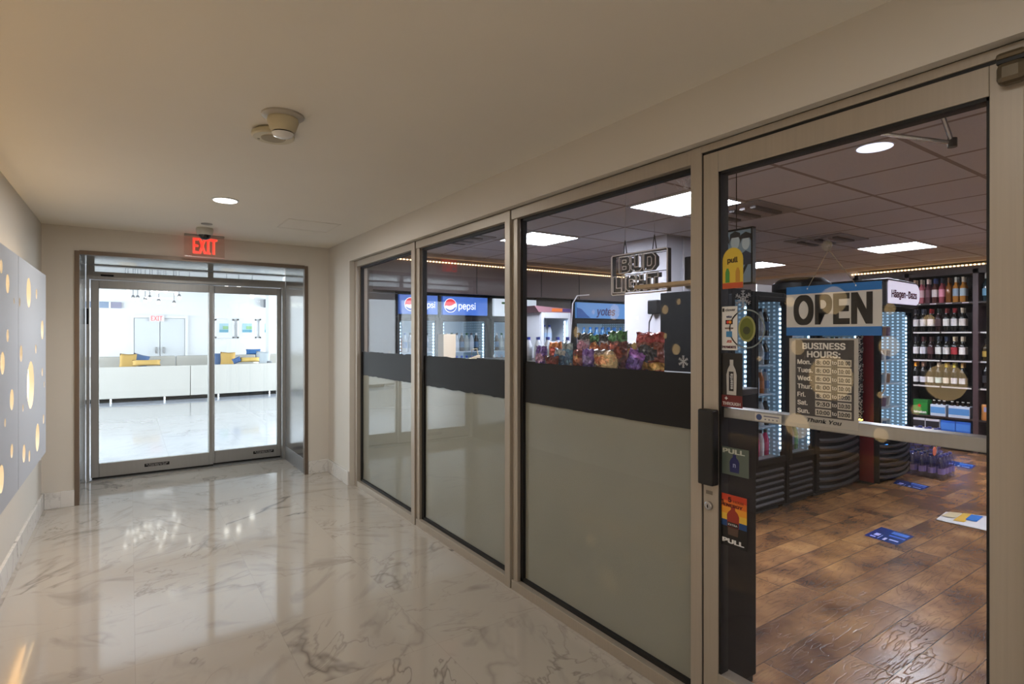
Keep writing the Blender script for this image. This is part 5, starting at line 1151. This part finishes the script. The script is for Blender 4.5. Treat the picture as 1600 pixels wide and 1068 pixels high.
r, hb_, w = bigcooler(x0, x1, 'tall cooler with white header and green lettering behind the mullion', mat((196, 206, 214), .4, 0, .5, (206, 218, 230)), None, [[((90, 90, 96), (200, 200, 206), (206, 80, 56))], P1], 'the white header cooler')
text('Ting', bx(803) - x0, 1.885, .15, -.016, mat((24, 96, 44), .4), hb_, w=.42, bold=.03)
x0 = bx(898); x1 = bx(985)
r, hb_, w = bigcooler(x0, x1, 'tall water cooler with blue wavy header left of the white column', mat((90, 140, 200), .4, 0, .35, (90, 150, 220)), None, [P5, P5], 'the water cooler')
MB().prism([(.03, 1.77), (.30, 1.77), (.22, 1.82), (.12, 1.9), (.03, 1.92)], -.016, -.012).build('wave_print', mat((30, 90, 170), .4, 0, .2), hb_)
text('yotes', bx(946) - x0, 1.87, .11, -.016, mat((60, 60, 130), .4), hb_, w=.38, bold=.02, shear=.2)
# filler panels between
struct(MB().box((2.04, 6.32, 0), (xs[0] - .03, 6.4, 2.035)).box((bx(842), 6.36, 0), (bx(896), 6.42, 2.035)).box((bx(987), 6.36, 0), (9.25, 6.42, 2.035)).build('trim_19', mat((70, 64, 64), .5)), 'dark wall panels between the rear coolers', 'panel')
# white countertop freezer
YF = 5.3
a = AY(846, 486, YF); b = AY(892, 486, YF)
r = empty('countertop_freezer', (a[0], YF, 0), 'small white glass door freezer standing in front of the rear panels', 'freezer')
w = b[0] - a[0]; zt = AY(868, 488, YF)[2]; M_fw = mat((200, 206, 214), .35)
MB().box((0, .03, .95), (.035, .45, zt)).box((w - .035, .03, .95), (w, .45, zt)).box((.035, .03, .95), (w - .035, .45, .99)).box((.035, .03, zt - .04), (w - .035, .45, zt)).box((.035, .43, .99), (w - .035, .45, zt - .04)).build('cabinet', M_fw, r, bevel=.008)
MB().box((0, 0, .98), (.04, .03, zt)).box((w - .04, 0, .98), (w, .03, zt)).box((.04, 0, .98), (w - .04, .03, 1.02)).box((.04, 0, zt - .07), (w - .04, .03, zt)).build('door', M_fw, r, bevel=.004)
B('pane', (.04, .012, 1.02), (w - .04, .018, zt - .07), M_cool, r); B('shelf', (.036, .05, 1.42), (w - .036, .42, 1.435), M_fw, r); B('led_tube', (w - .07, .04, 1.04), (w - .055, .05, zt - .1), led_mat((210, 230, 255), 7, .05, 2, .7), r)
B('stand', (.0, .02, 0), (w, .45, .95), M_dark, r); MB().prism([(-.04, zt), (w, zt), (w, zt + .05), (-.1, zt + .075)], .0, .42).build('top_sign', mat((150, 110, 120), .5), r)
B('orange_print', (w * .35, -.003, zt + .01), (w * .7, 0, zt + .05), mat((206, 110, 50), .5), r); B('purple_print', (w * .7, -.003, zt + .01), (w * .98, 0, zt + .05), mat((70, 50, 110), .5), r)
stock((a[0], YF, 0), .05, w * .6, 1.435, 3, P5, 'inside the white countertop freezer', depth=.15, h=.2)
MB().tube([(w * .98, .02, 1.2), (w + .03, .0, 1.9), (w + .10, 0, 2.0), (w + .3, .0, 2.02)], .008, 6).build('cable', mat((190, 190, 196), .5), r)

# checkout table with water bottles behind the snacks
r = empty('display_table', (3.0, 3.45, 0), 'dark display table behind the snack bags', 'table')
B('table_top', (0, 0, 1.24), (.5, 1.6, 1.27), M_dark, r, .003)
for x_ in (.02, .44):
    for y_ in (.02, 1.54): B('leg', (x_, y_, 0), (x_ + .04, y_ + .04, 1.24), M_dark, r)
wb = small_bottle((200, 206, 214), (36, 56, 140), (214, 218, 226), .22, .034, 'water_bottle')
cnt = 0
for k in range(9):
    q = AX(826 + k * 7.6, 530, 3.12)
    o = wb if k == 0 else copy_tree(wb); o.location = (3.12 + .05 * (k % 2), q[1], 1.27); tag(o, 'clear water bottle with blue cap, %s from left on the display table' % (ordn + ['ninth'])[k], 'bottle', 'water bottles on the display table')
# blue topped bottles before the water cooler
r = empty('bottle_rack', (AY(930, 550, 5.2)[0] - .1, 5.2, 0), 'black rack of blue capped bottles before the water cooler', 'rack')
x0_ = r.location.x
B('shelf', (0, 0, 1.35), (.75, .3, 1.37), M_dark, r); 
for x_ in (.01, .71): B('post', (x_, .02, 0), (x_ + .03, .28, 1.35), M_dark, r)
bb = small_bottle((60, 130, 190), (20, 110, 190), (40, 120, 190), .24, .034, 'water_bottle')
for k in range(12):
    o = bb if k == 0 else copy_tree(bb); o.location = (x0_ + .08 + (k % 6) * .105, 5.26 + (k // 6) * .13, 1.37)
    tag(o, 'blue capped water bottle on the black rack, %s from left, %s row' % (ordn[k % 6], ['front', 'rear'][k // 6]), 'bottle', 'blue capped bottles on the rack')
# counter things seen through the middle window
r = empty('checkout_counter', (3.0, 5.15, 0), 'low checkout counter in front of the cola coolers', 'counter')
B('body', (-.6, 0, 0), (.5, .5, 1.02), M_dark, r, .004); B('worktop', (-.63, -.03, 1.02), (.53, .53, 1.05), mat((120, 112, 104), .4), r, .004)
for k in range(10):
    px = 682 + (k % 5) * 11; q = AY(px, 560, 5.3); lvl = k // 5
    hh = .10
    o = MB().box((-.033, -.04, 0), (.033, .04, hh)).build('carton', mat([(196, 190, 180), (206, 200, 196), (180, 172, 160), (210, 206, 200), (190, 184, 176)][k % 5], .6), None, bevel=.002, loc=(q[0], 5.3, 1.05 + lvl * (hh + .001)))
    B('print', (-.028, -.0415, hh * .3), (.028, -.040, hh * .75), mat([(150, 110, 90), (110, 120, 140), (170, 140, 90), (130, 100, 100), (90, 110, 100)][(k * 2) % 5], .6), o)
    tag(o, 'small pale carton, %s from left in the %s row on the checkout counter' % (ordn[k % 5], ['lower', 'upper'][lvl]), 'carton', 'cartons on the checkout counter')
q = AY(700, 530, 5.45); o = B('tall_box', (q[0] - .07, 5.42, 1.05), (q[0] + .08, 5.55, 1.52), mat((190, 170, 140), .6)); tag(o, 'tall cream box behind the cartons on the checkout counter', 'box')
q = AY(737, 548, 5.3); o = MB().prism([(-.10, 0), (.06, 0), (.1, .24), (-.03, .2)], 0, .06).build('tote_bag', mat((170, 156, 132), .7), None, loc=(q[0] - .0, 5.28, 1.05)); tag(o, 'tan folded bag leaning at the right end of the checkout counter', 'bag'); MB().tube([(.0, .03, .2), (.01, .03, .30), (.07, .03, .31), (.09, .03, .23)], .006, 6).build('strap', mat((150, 136, 110), .7), o)
